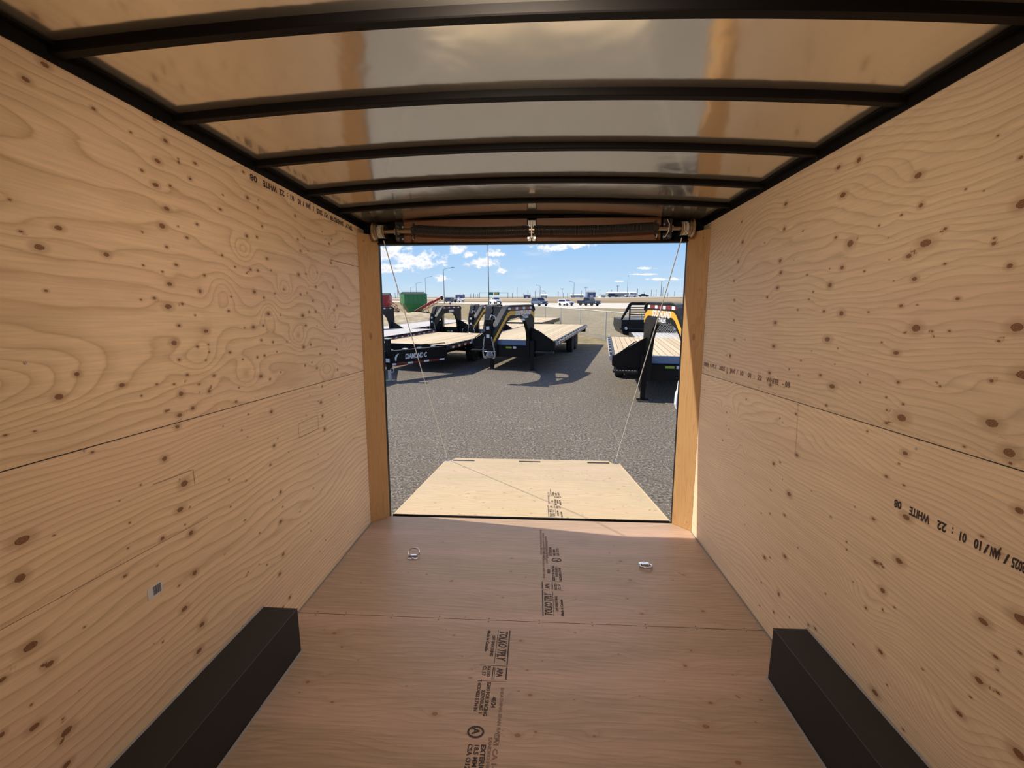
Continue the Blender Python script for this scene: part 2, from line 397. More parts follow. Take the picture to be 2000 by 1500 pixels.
def thing(name, label, cat, M=None, loc=None, rz=0.0, group=None):
    o = bpy.data.objects.new(name, None); COL.objects.link(o); o.empty_display_size = 0.1
    if M is not None: o.matrix_world = M
    if loc is not None: o.location = loc; o.rotation_euler = (0, 0, rz)
    o['label'] = label; o['category'] = cat
    if group: o['group'] = group
    return o
def tag(o, label, cat, group=None):
    o['label'] = label; o['category'] = cat
    if group: o['group'] = group
    return o
def AT(x, y, z): return TM @ Matrix.Translation((x, y, z))     # a spot in the cargo trailer

def lettering(lines, name, mat, parent, M=None, label=None, kind=None):
    """lines: (text, size, origin, xdir, updir, xscale[, shear]); flat printed letters"""
    mb = MB()
    for ln in lines:
        body, size, org, xd, ud, xs = ln[:6]; sh = ln[6] if len(ln) > 6 else 0.0
        cu = bpy.data.curves.new('t', 'FONT'); cu.body = body; cu.size = 1.0; cu.shear = sh; cu.resolution_u = 2; cu.offset = 0.032
        to = bpy.data.objects.new('t', cu); COL.objects.link(to)
        bpy.context.view_layer.update()
        me = bpy.data.meshes.new_from_object(to.evaluated_get(bpy.context.evaluated_depsgraph_get()))
        xd = Vector(xd).normalized(); ud = Vector(ud).normalized(); org = Vector(org)
        s = size/0.70     # size = cap height
        x0 = 0.0
        if isinstance(xs, tuple):
            x0 = min(v.co.x for v in me.vertices); x1 = max(v.co.x for v in me.vertices)
            xs = xs[1]/max(1e-4, (x1-x0)*s)
        mb.add([org + xd*(v.co.x-x0)*s*xs + ud*v.co.y*s for v in me.vertices], [tuple(p.vertices) for p in me.polygons])
        COL.objects.unlink(to); bpy.data.objects.remove(to); bpy.data.curves.remove(cu); bpy.data.meshes.remove(me)
    o = mb.build(name, mat, parent, M)
    if label: o['label'] = label
    return o
# ---------------------------------------------------------------- cargo trailer interior
KNOTS_LEFT = "1.496,2.128,b 1.429,2.076,n 1.479,2.046,b 1.538,2.061,n 1.635,2.115,n 1.587,2.155,s 1.666,2.180,n 1.946,2.240,n 1.512,1.977,b 1.485,1.913,B 1.646,1.953,n 1.494,1.844,n 1.404,1.876,s 1.590,1.893,n 1.147,1.836,b 1.093,1.776,B 1.272,1.784,b 1.527,1.787,n 1.393,1.768,s 1.658,1.764,n 1.465,1.756,s 1.490,1.716,b 1.627,1.701,b 1.421,1.663,n 1.473,1.637,B 1.536,1.649,n 1.510,1.570,n 1.590,1.608,s 1.638,1.547,b 1.481,1.508,B 1.586,1.489,n 1.495,1.446,n 1.759,1.455,n 1.622,1.433,s 1.140,1.436,b 1.524,1.387,n 1.656,1.368,n 1.086,1.380,B 1.267,1.386,b 1.487,1.322,B 1.623,1.310,b 1.391,1.371,s 1.461,1.361,s 1.575,1.344,s 1.329,1.341,s 1.795,1.298,s 1.416,1.272,n 1.533,1.259,b 1.470,1.245,b 1.769,1.240,n 1.455,1.205,b 1.387,1.107,B 2.008,1.146,b 2.008,0.972,b 1.840,1.168,s 2.524,1.195,n 2.497,1.101,b 2.506,1.015,b 2.521,0.929,b 1.960,2.136,b 1.780,2.041,n 2.028,2.110,n 1.803,2.104,s 1.933,1.965,b 2.005,1.974,n 2.051,2.032,n 1.766,1.856,n 1.940,1.819,n 1.992,1.821,n 2.094,1.834,s 2.070,1.886,n 1.838,1.818,s 1.797,1.690,s 1.954,1.721,b 2.022,1.698,n 1.774,1.629,n 2.046,1.622,b 1.927,1.560,b 2.000,1.566,n 1.865,1.557,s 1.976,1.498,n 2.066,1.485,n 1.937,1.420,n 1.991,1.423,n 1.835,1.419,s 1.951,1.329,b 2.019,1.306,n 2.359,2.028,n 2.429,2.050,s 2.348,2.149,n 2.380,1.971,n 2.343,1.841,b 2.421,1.853,s 2.350,1.735,n 2.421,1.747,s 2.357,1.619,b 2.429,1.641,n 2.382,1.564,n 2.343,1.444,b 2.422,1.455,n 2.347,1.341,n 2.422,1.351,s 2.522,1.789,n 2.479,1.706,n 2.504,1.645,n 2.723,2.070,n 2.762,2.102,s 2.741,1.804,n 2.782,1.689,n 2.738,1.661,n 2.741,1.551,n 2.741,1.407,n 2.739,1.274,n 2.526,1.392,n 2.476,1.312,n 2.550,1.875,s 2.733,1.955,n 2.187,1.482,s 2.092,1.435,s 2.111,1.330,s 2.192,1.750,s 2.112,1.724,s 0.956,1.307,s 1.119,2.192,b 1.171,2.254,b 1.290,2.201,n 1.502,2.264,n 1.404,2.183,s 1.538,2.210,b 1.494,2.129,b 1.429,2.076,n 1.475,2.045,b 1.537,2.060,n 1.633,2.114,n 1.587,2.168,s 1.945,2.238,s 0.954,1.033,C 0.937,0.940,C 1.457,0.989,C 1.427,0.901,B 1.463,0.791,B 1.440,0.835,s 1.342,0.833,b 1.459,0.630,B 1.396,0.525,B 1.467,0.407,B 1.439,0.315,B 0.967,0.671,B 0.951,0.681,s 0.913,0.535,B 0.979,0.450,C 0.967,0.357,B 0.850,0.580,b 0.869,0.714,b 0.934,0.751,C 1.062,0.707,s 1.295,0.470,s 0.976,0.494,s 1.197,0.782,n 1.234,0.943,s 1.287,1.050,s 1.310,0.749,s 1.676,0.800,s 1.683,0.919,s 1.787,0.874,s 2.031,0.721,b 1.960,0.710,s 2.012,0.570,b 2.012,0.390,b 1.970,0.306,b 2.038,0.129,b 1.755,0.701,s 1.846,0.593,s 1.880,0.410,s 1.975,0.117,n 2.345,0.615,s 1.967,0.887,n 2.038,0.638,s 1.746,0.454,s"
KNOTS_RIGHT = "1.778,2.184,B 1.889,2.196,b 1.504,2.042,B 2.248,2.150,b 1.846,2.079,B 2.700,2.167,n 2.242,2.032,b 2.671,2.047,b 1.480,1.946,b 1.776,1.882,C 1.445,1.826,C 1.862,1.921,n 1.501,1.795,b 2.255,1.884,b 2.239,1.826,b 2.258,1.754,b 2.710,1.943,b 2.746,1.833,n 2.722,1.716,n 2.708,1.596,n 2.681,1.480,n 2.725,1.378,b 2.751,1.270,n 1.807,1.796,b 1.868,1.734,B 1.468,1.720,b 1.186,1.874,C 1.191,1.725,b 1.783,1.618,B 1.889,1.629,n 2.251,1.581,b 1.849,1.514,B 1.506,1.637,n 1.439,1.565,C 1.151,1.571,C 1.118,1.455,C 2.246,1.464,b 2.346,1.713,n 2.264,1.326,b 2.247,1.266,b 1.502,1.482,b 1.869,1.362,n 1.479,1.386,n 1.791,1.326,B 1.813,1.243,n 1.448,1.273,C 1.173,1.320,C 1.121,1.256,C 1.505,1.242,n 1.417,1.162,b 2.010,1.165,n 1.974,0.980,b 2.135,1.117,s 1.191,1.430,n 1.316,1.650,n 1.239,1.788,n 1.642,1.920,s 1.385,1.856,n 1.339,1.953,s 1.206,1.989,n 2.027,1.792,s 2.666,0.926,s 2.745,0.835,s 2.714,1.025,s 2.481,1.149,s 1.583,1.193,s 1.375,1.219,s 1.519,1.329,s 1.449,1.319,s 1.510,1.286,s 1.644,1.362,s 1.331,1.396,s 1.644,1.620,s 1.327,1.558,s 1.382,1.556,s 1.234,1.238,s 1.998,1.684,s 1.972,1.715,s 2.072,1.640,s 2.096,1.363,s 2.018,1.343,s 1.687,1.769,s 2.004,0.780,B 2.152,0.879,b 2.099,0.905,s 1.975,0.979,n 1.477,1.061,n 1.406,1.058,s 1.382,0.959,B 1.078,1.121,B 1.108,0.991,b 2.024,0.666,n 2.145,0.617,s 1.508,0.893,n 1.717,0.802,s 2.158,0.737,s 2.158,0.369,b 2.110,0.397,s 1.990,0.473,b 1.476,0.748,b 1.386,0.805,B 1.443,0.749,s 1.433,0.668,B 1.492,0.560,n 1.379,0.643,s 2.009,0.264,b 2.035,0.147,n 2.168,0.222,s 2.164,0.091,s 1.734,0.290,n 1.779,0.273,n 1.527,0.385,s 1.409,0.454,b 1.408,0.295,B 1.114,0.791,B 1.033,0.858,C 1.073,0.722,n 1.024,0.775,n 1.101,0.627,B 0.988,0.527,C 1.135,0.491,b 1.114,0.564,s 1.288,0.275,s 1.614,0.718,s 1.435,1.121,s 1.619,0.747,s"
KNOTS_FLOOR = "-0.972,1.949,b -0.891,1.860,n -0.777,1.784,s -0.950,1.648,b -0.505,1.651,s -0.793,1.555,n -0.356,1.971,n -0.013,1.951,b -0.290,1.834,s -0.233,1.761,s -0.232,1.711,n 0.022,1.769,n 0.093,1.827,s 0.460,1.889,s 0.817,1.932,n 0.757,1.835,b 0.037,1.636,b -0.349,1.525,B -0.008,1.452,B 0.062,1.469,n 0.795,1.640,b 0.734,1.530,B 0.796,1.392,B 0.288,1.465,n 0.506,1.658,s 0.225,1.623,s 1.014,1.666,s 0.940,1.560,s -0.012,1.652,s 0.954,1.794,s 0.265,2.022,s 0.641,2.188,n 0.927,1.673,s 0.264,2.023,s -0.615,2.897,s -0.102,2.709,n -0.098,2.554,n -0.002,2.497,s -0.459,2.431,b -0.628,2.492,n -0.753,2.505,s -0.131,2.287,n 0.628,2.714,b 0.590,2.601,n 0.648,2.503,b 0.996,2.577,b 0.644,2.190,b 0.591,2.316,n 0.290,2.294,s 0.616,2.907,s 0.570,2.818,s 0.909,2.517,s 0.986,2.231,b -1.010,2.384,s"
RAD = {'s': .0045, 'n': .0065, 'b': .0095, 'B': .0125, 'C': .017}
def parse_knots(s, ax=0, k=1.0):
    out = []
    for q in s.split():
        a, b, c = q.split(','); out.append((float(a), float(b), RAD[c]*k*(0.45+0.17*max(float(a) if ax == 0 else float(b), 0.5))))
    return out

class VNoise:
    def __init__(s, seed): s.g = np.random.RandomState(seed).rand(64, 64)
    def __call__(s, x, y):
        xi = np.floor(x).astype(int); yi = np.floor(y).astype(int); fx = x-xi; fy = y-yi
        fx = fx*fx*fx*(fx*(fx*6-15)+10); fy = fy*fy*fy*(fy*(fy*6-15)+10)
        g = s.g; a = g[xi % 64, yi % 64]; b = g[(xi+1) % 64, yi % 64]; c = g[xi % 64, (yi+1) % 64]; d = g[(xi+1) % 64, (yi+1) % 64]
        return (a*(1-fx)+b*fx)*(1-fy) + (c*(1-fx)+d*fx)*fy

class Sheets:
    """plywood sheets: grids carrying ring / knot / tone attributes, all in one mesh. (u along the grain, v across)"""
    def __init__(s): s.V = []; s.F = []; s.ring = []; s.knot = []; s.tone = []; s.n = 0
    def sheet(s, u0, u1, v0, v1, cell, mapf, knots, seed, tone, lobes=(), amp=0.55, su=0.9, flip=False, hv=1.0, rough=1.0):
        nu = max(2, int(round((u1-u0)/cell))+1); nv = max(2, int(round((v1-v0)/cell))+1)
        U, Vv = np.meshgrid(np.linspace(u0, u1, nu), np.linspace(v0, v1, nv), indexing='ij')
        n1 = VNoise(seed); n2 = VNoise(seed+1); n3 = VNoise(seed+2)
        wu = U + 0.25*(n3(U*1.1+9, Vv*2+3)-.5)
        H = hv*(Vv-v0) + amp*n1(wu*su+5, Vv*2.3+1) + rough*(0.22*n2(wu*2.4, Vv*6.5) + 0.05*n3(wu*7, Vv*16))
        ku = np.full(U.shape, 60.0); kv = np.full(U.shape, 60.0); best = np.full(U.shape, 1e9)
        rs = np.random.RandomState(seed+5)
        for (a, b, r) in knots:
            if not (u0-0.1 < a < u1+0.1 and v0-0.1 < b < v1+0.1): continue
            e = 1.0 + 0.5*rs.rand(); du = (U-a); dv = (Vv-b)
            q = (du/2.3)**2 + dv**2
            H += (0.05+7.0*r)*np.exp(-q/(2.6*r+0.012)**2)*0.35*(1 if rs.rand() > .3 else -1)
            d = np.sqrt((du/(r*e))**2 + (dv/(r*0.85))**2); w = d < best
            best = np.where(w, d, best); ku = np.where(w, du/(r*e), ku); kv = np.where(w, dv/(r*0.85), kv)
        for (a, b, ra, rb, h) in lobes:
            H += h*np.exp(-(((U-a)/ra)**2 + ((Vv-b)/rb)**2))
        kz = np.maximum(0, best-2.5)*2.0
        far = best > 8; ku = np.where(far, 8, ku); kv = np.where(far, 8, kv); kz = np.where(far, 11, kz)
        P = mapf(U.ravel(), Vv.ravel())
        idx = np.arange(nu*nv).reshape(nu, nv) + s.n
        q = np.stack([idx[:-1, :-1], idx[1:, :-1], idx[1:, 1:], idx[:-1, 1:]], -1).reshape(-1, 4)
        if flip: q = q[:, ::-1]
        s.V.append(P); s.F.append(q); s.ring.append(H.ravel()); s.tone.append(np.full(nu*nv, tone))
        s.knot.append(np.stack([ku.ravel(), kv.ravel(), kz.ravel()], -1)); s.n += nu*nv
    def raw(s, vs, fs):
        n = len(vs); s.V.append(np.array(vs, float)); s.X = getattr(s, 'X', []); s.X += [tuple(i+s.n for i in f) for f in fs]
        s.ring.append(np.zeros(n)); s.tone.append(np.ones(n)); s.knot.append(np.full((n, 3), 9.0)); s.n += n
    def build(s, name, mat, mat2='backing', parent=None):
        V = np.concatenate(s.V); F = np.concatenate(s.F); me = bpy.data.meshes.new(name)
        X = getattr(s, 'X', []); nq = len(F)
        if X: F = np.concatenate([F, np.array(X)])
        me.vertices.add(len(V)); me.vertices.foreach_set('co', V.ravel())
        me.loops.add(len(F)*4); me.loops.foreach_set('vertex_index', F.ravel().astype(np.int32))
        me.polygons.add(len(F)); me.polygons.foreach_set('loop_start', np.arange(len(F), dtype=np.int32)*4)
        me.materials.append(MATS[mat]); me.materials.append(MATS[mat2])
        me.polygons.foreach_set('material_index', np.array([0]*nq+[1]*(len(F)-nq), dtype=np.int32))
        me.update(calc_edges=True); me.validate()
        a = me.attributes.new('ring', 'FLOAT', 'POINT'); a.data.foreach_set('value', np.concatenate(s.ring))
        a = me.attributes.new('tone', 'FLOAT', 'POINT'); a.data.foreach_set('value', np.concatenate(s.tone))
        a = me.attributes.new('knot', 'FLOAT_VECTOR', 'POINT'); a.data.foreach_set('vector', np.concatenate(s.knot).ravel())
        o = bpy.data.objects.new(name, me); COL.objects.link(o)
        if parent is not None: o.parent = parent
        return o
    def slab(s, lo, hi):
        x0, y0, z0 = lo; x1, y1, z1 = hi
        s.raw([(x0,y0,z0),(x1,y0,z0),(x1,y1,z0),(x0,y1,z0),(x0,y0,z1),(x1,y0,z1),(x1,y1,z1),(x0,y1,z1)],
              [(0,3,2,1),(4,5,6,7),(0,1,5,4),(1,2,6,5),(2,3,7,6),(3,0,4,7)])

YR = 3.29        # rear sill of the trailer floor
YF = -2.6        # front wall, behind the camera
WT = 2.268       # top of the wall plywood
def filler(seed, u0, u1, v0, v1, n, size=(0.003, 0.006), avoid=()):
    r = random.Random(seed)
    return [(r.uniform(u0, u1), r.uniform(v0, v1), r.uniform(*size)) for _ in range(n)]

def side_wall(sgn, name, mat, knots, lobes):
    S = Sheets(); X = sgn*1.25
    mp = lambda U, V: np.stack([np.full_like(U, X), U, V], -1)
    fl = sgn > 0
    g = 0.0015
    kn = parse_knots(knots) + filler(11+sgn, 0.5, 3.2, 0.1, 2.2, 90, (0.0018, 0.0035))
    S.sheet(0.35, YR, 0.0, 1.22-g, 0.008, mp, kn, 21+sgn, 1.0 if sgn < 0 else 1.06, lobes, flip=fl, hv=3.4, amp=0.8, rough=.7)
    S.sheet(0.35, YR, 1.22+g, WT, 0.008, mp, kn, 41+sgn, 0.97 if sgn < 0 else 0.93, lobes, flip=fl, hv=1.7 if sgn < 0 else 2.3, rough=1.0 if sgn < 0 else .6)
    S.sheet(YF, 0.35, 0.0, WT, 0.05, mp, [], 61+sgn, 1.0, flip=fl)
    a, b = sorted((X + sgn*0.002, X + sgn*0.05))
    S.slab((a, YF-0.05, -0.05), (b, 3.35, WT+0.04))
    o = S.build(name, mat); o['kind'] = 'structure'; o.matrix_world = TM
    return o
wl = side_wall(-1, 'wall_left', 'plywood_left', KNOTS_LEFT,
               [(0.75, 1.86, .28, .07, .35), (0.72, 1.42, .30, .10, .55), (0.95, 1.43, .45, .13, .4), (0.62, 1.0, .2, .12, .3), (0.9, 2.08, .25, .05, -.3),
                (1.9, 1.9, .06, .05, .3), (2.2, 1.75, .07, .06, .35), (2.05, 1.62, .06, .06, -.35), (2.3, 1.5, .08, .06, .35), (2.5, 1.85, .07, .06, .3),
                (1.75, 1.7, .07, .08, -.3), (2.7, 1.6, .08, .05, .35), (2.85, 1.42, .07, .05, .35), (2.6, 1.3, .09, .05, -.3), (1.6, 1.45, .09, .07, .3), (1.85, 1.35, .08, .06, .3)])
wr = side_wall(1, 'wall_right', 'plywood_right', KNOTS_RIGHT,
               [(1.0, 1.45, .35, .08, -.2), (1.5, .55, .12, .09, .4), (2.7, 1.0, .12, .08, .35), (2.5, .9, .1, .07, -.3), (1.15, .4, .15, .12, .35), (0.9, 1.05, .2, .05, .3)])

# front wall behind the camera
fw_ = MB().box((-1.25, YF-0.05, 0), (1.25, YF, 2.33)).build('wall_front', 'fir_board', M=TM); fw_['kind'] = 'structure'
fw_.data.materials[0] = MATS['plywood_right']

# floor: 4 ft plywood sheets laid across
S = Sheets()
kf = parse_knots(KNOTS_FLOOR, 1, 0.95) + filler(5, -1.1, 1.1, 0.9, 3.2, 45, (0.0015, 0.003))
mpf = lambda U, V: np.stack([U, V, np.zeros_like(U)], -1)
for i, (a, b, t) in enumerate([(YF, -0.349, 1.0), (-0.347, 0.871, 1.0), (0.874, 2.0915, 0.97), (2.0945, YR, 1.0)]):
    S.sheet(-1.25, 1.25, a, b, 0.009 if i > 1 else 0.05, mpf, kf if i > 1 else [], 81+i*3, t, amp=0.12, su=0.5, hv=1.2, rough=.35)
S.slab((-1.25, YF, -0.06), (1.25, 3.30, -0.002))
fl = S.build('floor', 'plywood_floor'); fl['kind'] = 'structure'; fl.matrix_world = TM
# pairs of deck screws along the sheet joints
for x in (-1.14, -0.98, -0.72, -0.46, -0.19, 0.08, 0.36, 0.64, 0.9, 1.15):
    for dy in (-0.012, 0.012):
        MB().cyl((x, 2.093+dy, -0.001), (x, 2.093+dy, 0.0012), 0.0035, n=8).build('deck_screw', 'ply_joint', fl)
# wall fasteners
for w_, X, sg, pts in ((wl, -1.2495, -1, [(1.02, 1.48), (1.13, 1.215), (2.92, 2.14)]), (wr, 1.2495, 1, [(1.38, 1.19), (1.94, 1.46), (2.0, 1.21)])):
    for (y, z) in pts:
        MB().cyl((X, y, z), (X-sg*0.003, y, z), 0.0035, n=10).build('rivet', 'zinc', w_, label='bright rivet head in the plywood')
# veneer joints (thin dark lines pressed in the face)
def line_strip(mb, p, q, w, nrm):
    p = Vector(p); q = Vector(q); s_ = (q-p).cross(Vector(nrm)).normalized()*w/2
    mb.add([p-s_, q-s_, q+s_, p+s_], [(0, 1, 2, 3)])
mb = MB()
line_strip(mb, (-1.2494, 0.75, .843), (-1.2494, 1.55, .812), .0016, (1, 0, 0)); line_strip(mb, (-1.2494, 2.72, 1.972), (-1.2494, YR, 1.986), .004, (1, 0, 0))
mb.build('veneer_joint', 'ply_joint', wl)
mb = MB()
line_strip(mb, (1.2494, 2.0, 1.215), (1.2494, 1.985, 0.97), .0012, (1, 0, 0)); mb.build('veneer_joint', 'ply_joint', wr)

# ink stamps on the plywood
INK_RIGHT_LOW = [('08', 1.432, 1.404), ('WHITE', 1.373, 1.302), ('22', 1.277, 1.249), (':', 1.232, 1.228), ('01', 1.208, 1.189), ('10', 1.168, 1.149), ('/', 1.142, 1.129), ('JAN', 1.125, 1.101), ('/', 1.092, 1.08), ('2025', 1.074, 1.042), ('9-PLY', 1.03, 0.994)]
INK_RIGHT_MID = [('FIBER', 3.128, 3.036), ('9-PLY', 3.018, 2.908), ('2025', 2.868, 2.783), ('/', 2.761, 2.746), ('JAN', 2.713, 2.648), ('/', 2.621, 2.608), ('10', 2.576, 2.538), ('01', 2.483, 2.448), (':', 2.417, 2.409), ('22', 2.376, 2.333), ('WHITE', 2.287, 2.172), ('-', 2.141, 2.128), ('08', 2.117, 2.077)]
INK_LEFT_TOP = [('08', 1.989, 2.04), ('WHITE', 2.084, 2.192), ('22', 2.214, 2.258), (':', 2.284, 2.291), ('01', 2.314, 2.348), ('10', 2.384, 2.414), ('/', 2.435, 2.449), ('JAN', 2.468, 2.518), ('/', 2.546, 2.558), ('2025', 2.588, 2.655), ('9-PLY', 2.675, 2.734), ('SANDED FIR', 2.747, 2.943), ('TPLY', 2.974, 3.089)]
def ink_row(items, X, z, h, sgn, up, mat, parent):
    ls = []
    for t_, a, b in items:
        lo, hi = min(a, b), max(a, b)
        st_ = lo if sgn > 0 else hi
        ls.append((t_, h, (X, st_, z), (0, sgn, 0), (0, 0, up), ('fit', hi-lo)))
    lettering(ls, 'ink_stamp', mat, parent)
ink_row(INK_RIGHT_MID, 1.2488, 1.277, .026, -1, 1, 'faint_ink', wr)
ink_row(INK_RIGHT_LOW, 1.2488, 1.000, .026, 1, -1, 'ink', wr)
ink_row(INK_LEFT_TOP, -1.2488, 2.2485, .027, -1, -1, 'ink', wl)
mb = MB()
for p, q in (((2.235, 1.03), (2.446, 1.03)), ((2.446, 1.03), (2.446, .95)), ((2.446, .95), (2.235, .95)), ((2.235, .95), (2.235, 1.03)), ((1.33, 1.035), (1.503, 1.027)), ((1.503, 1.027), (1.503, .97))):
    line_strip(mb, (-1.2488, *p), (-1.2488, *q), .0018, (1, 0, 0))
mb.build('ink_frame', 'faint_ink', wl)
lettering([("THIS SIDE", .012, (-1.2488, 2.26, 1.008), (0, 1, 0), (0, 0, 1), .8), ("GRADE A", .012, (-1.2488, 2.26, .985), (0, 1, 0), (0, 0, 1), .8)][:1], 'ink_stamp', 'faint_ink', wl) if False else None

def grade_stamp(x0, y0, s, parent, z=0.0008, far=False, name='grade_stamp', mp=None, k=1.0):
    """x0,y0 = outer corner at the start of the big lettering; s = +1 reads away from the viewer, -1 towards"""
    mp = mp or (lambda x, y: Vector((x, y, z)))
    xd = Vector(mp(x0, y0+s*0.1) - mp(x0, y0)); ud = Vector(mp(x0-s*0.1, y0)-mp(x0, y0))
    def L(t, size, dx, dy, xs=1.0, sh=0.0): return (t, size, mp(x0+s*dx, y0+s*dy), xd, ud, xs, sh)
    ls = [L("TOLKO TPLY", .041, .055, .004, .56, .25), L("APA", .026, .047, .246, .72), L("OFF SHEATHING", .015, .090, .04, .85),
          L("-Made in Canada-", .016, .118, .0, .92), L("RATED", .015, .092, .237, .9), L("CL 57", .016, .114, .237, .95),
          L("SIZED FOR SPACING", .016, .084, .325, .80), L("EXPOSURE 1", .015, .104, .37, .95), L("THICKNESS 0.734 IN", .015, .126, .315, .82),
          L("A", .03, .118, .545, .9), L("48/24", .018, .056, .40, .9), L("EXTERIOR", .018, .075, .61, 1.0), L("18.5 MM", .017, .100, .61, 1.0), L("CSA O121", .017, .125, .61, 1.0)]
    lettering(ls, name, 'ink', parent)
    ls = [L("SHEATHING SPAN RATED", .013, .022, .35, 1.2), L("CA1 CA 1-25", .019, .030, .56, 1.1), L("SANDED FIR PLYWOOD", .013, .05, .58, 1.2)]
    if far: ls += [L("CONFORMS TO STANDARD PS1 EXTERIOR", .012, .008+.018*i, .62-.05*i, 1.1) for i in range(3)]
    lettering(ls, name, 'faint_ink', parent)
    mb = MB()
    def ln(a, b, c, d, w=.004):
        p, q = mp(x0+s*a, y0+s*b), mp(x0+s*c, y0+s*d); line_strip(mb, p, q, w, (0, 0, 1))
    ln(.004, 0, .004, .225, .006); ln(.064, 0, .064, .215, .003); ln(.004, .24, .004, .31, .006); ln(.058, .24, .058, .31, .003); ln(.066, .24, .066, .31, .004)
    ln(.0, .232, .13, .232, .002); ln(.0, .32, .13, .32, .0015)
    c0, c1, cy = .104, .028, .562
    for i in range(20):
        a, b = 2*math.pi*i/20, 2*math.pi*(i+1)/20
        ln(c0+.030*math.cos(a), cy+.022*math.sin(a), c0+.030*math.cos(b), cy+.022*math.sin(b), .008)
    mb.build(name, 'ink', parent)
grade_stamp(-0.068, 2.018, -1, fl)
grade_stamp(0.097, 2.142, 1, fl, far=True)

# barcode sticker on the left wall
bs = MB().box((-1.2498, 1.262, .650), (-1.2488, 1.318, .690)).build('barcode_sticker', 'sticker', M=TM)
tag(bs, 'small white barcode sticker on the lower left plywood wall', 'sticker')
mb = MB()
r_ = random.Random(3); y = 1.283
while y < 1.312:
    w_ = r_.choice((.001, .002, .003)); mb.box((-1.2488, y, .655), (-1.2485, y+w_, .686)); y += w_+r_.choice((.001, .0015))
mb.build('bar_print', 'bar_print', bs)

# sealant beads at the wall foot and black steel rails at the wall top
for s_, nm in ((-1, 'left'), (1, 'right')):
    a, b = sorted((s_*1.2495, s_*1.241)); y0 = 1.825 if s_ < 0 else 1.785
    o = MB().prism([(a, .0005), (b, .0005), (b if s_ < 0 else a, .008)], lambda p, q, t: (p, t, q), y0, 3.16).build('trim_1' if s_ < 0 else 'trim_2', 'sealant', M=TM); o['kind'] = 'structure'
    a, b = sorted((s_*1.30, s_*1.2455))
    o = MB().box((a, YF, WT), (b, 3.34, 2.335)).box((min(s_*1.246, s_*1.222), YF, 2.304), (max(s_*1.246, s_*1.222), 3.28, 2.309)).build('trim_3' if s_ < 0 else 'trim_4', 'brow_steel', M=TM); o['kind'] = 'structure'

# roof skin
mb = MB(); nx, ny = 40, 2
ys = [YF, 3.35]
vs = []; fs = []
for i in range(nx+1):
    x = -1.25+2.5*i/nx; zz = 2.312+0.050*(1-(x/1.25)**2)
    for y in ys: vs.append((x, y, zz))
for i in range(nx): fs.append((2*i, 2*i+1, 2*i+3, 2*i+2))
mb.add(vs, fs, True)
ce = mb.build('ceiling', 'roof_skin', M=TM); ce['kind'] = 'structure'
# roof bows
names = ['nearest the viewer', 'second from the viewer', 'third from the viewer', 'fourth from the viewer', 'closest to the rear door spring']
for i, y in enumerate((1.195, 1.590, 2.03, 2.475, 2.87)):
    mb = MB(); vs = []; N = 40
    for k in range(N+1):
        x = -1.245+2.49*k/N; zt = 2.3125+0.050*(1-(x/1.25)**2); zb = zt-0.027
        w_ = 0.017
        vs += [(x, y-w_, zb+.003), (x, y-w_+.003, zb), (x, y+w_-.003, zb), (x, y+w_, zb+.003), (x, y+w_, zt), (x, y-w_, zt)]
    fs = []
    for k in range(N):
        a = 6*k; b = a+6
        for j in range(6): fs.append((a+j, a+(j+1) % 6, b+(j+1) % 6, b+j))
    fs += [tuple(range(5, -1, -1)), tuple(6*N+j for j in range(6))]
    mb.add([(p[0], p[1]-y, p[2]-2.3) for p in vs], fs)
    o = mb.build('roof_bow', 'brow_steel', M=AT(0, y, 2.3))
    tag(o, 'black arched steel roof bow across the ceiling, ' + names[i], 'roof bow', 'roof bows across the ceiling')

# two added ceiling fill lights outside the view, to brighten the walls
for i, (x, y) in enumerate(((0, 0.88), (0, -1.5))):
    root = thing('ceiling_light', ['ceiling dome light just overhead, in front of the nearest roof bow', 'ceiling dome light behind the viewer near the front wall'][i], 'ceiling light', M=AT(x, y, 2.335 if i == 0 else 2.358) @ Matrix.Rotation(R_(44 if i == 0 else 0), 4, 'X'))
    MB().box((-.16, -.06, -.02), (.16, .06, .003)).build('housing', 'white_paint', root, bevel=.006)
    MB().box((-.14, -.05, -.026), (.14, .05, -.019)).build('lens', 'lamp_white', root, bevel=.003)
    L = bpy.data.lights.new('dome_lamp', 'AREA'); L.shape = 'RECTANGLE'; L.size = .28; L.size_y = .10; L.energy = FILL_POWER[i]; L.color = (1.0, 0.84, 0.66)
    lo = bpy.data.objects.new('dome_lamp', L); COL.objects.link(lo); lo.parent = root; lo.location = (0, 0, -.03)

# wheel boxes
for s_, yend, nm, zt in ((-1, 1.822, 'left', .228), (1, 1.78, 'right', .252)):
    xi = 1.075 if s_ < 0 else 1.100
    root = thing('wheel_box', 'black wheel box along the foot of the %s plywood wall' % nm, 'wheel box', M=AT(s_*1.17, yend, 0))
    cx = s_*1.17
    prof = [(s_*1.2485, .001), (s_*xi, .001), (s_*(xi+.003), zt), (s_*1.2485, zt+.002)]
    MB().prism(prof, lambda a, b, t: (a-cx, t, b), -1.6, 0).build('cover', 'box_black', root, bevel=.003)
    # folded seam along the top edge and sealant beads
    MB().tube([(s_*(xi+.003)-cx, -1.6, zt), (s_*(xi+.003)-cx, -.002, zt)], .0022, 6).build('folded_edge', 'spring_steel', root)
    mb = MB()
    mb.prism([(s_*(xi-.001)-cx, .0008), (s_*(xi-.006)-cx, .0008), (s_*(xi-.001)-cx, .009)], lambda a, b, t: (a, t, b), -1.6, 0.004)
    mb.prism([(s_*1.2488-cx, zt+.001), (s_*1.2425-cx, zt+.001), (s_*1.2488-cx, zt+.008)], lambda a, b, t: (a, t, b), -1.6, 0.002)
    mb.build('sealant_bead', 'sealant', root)

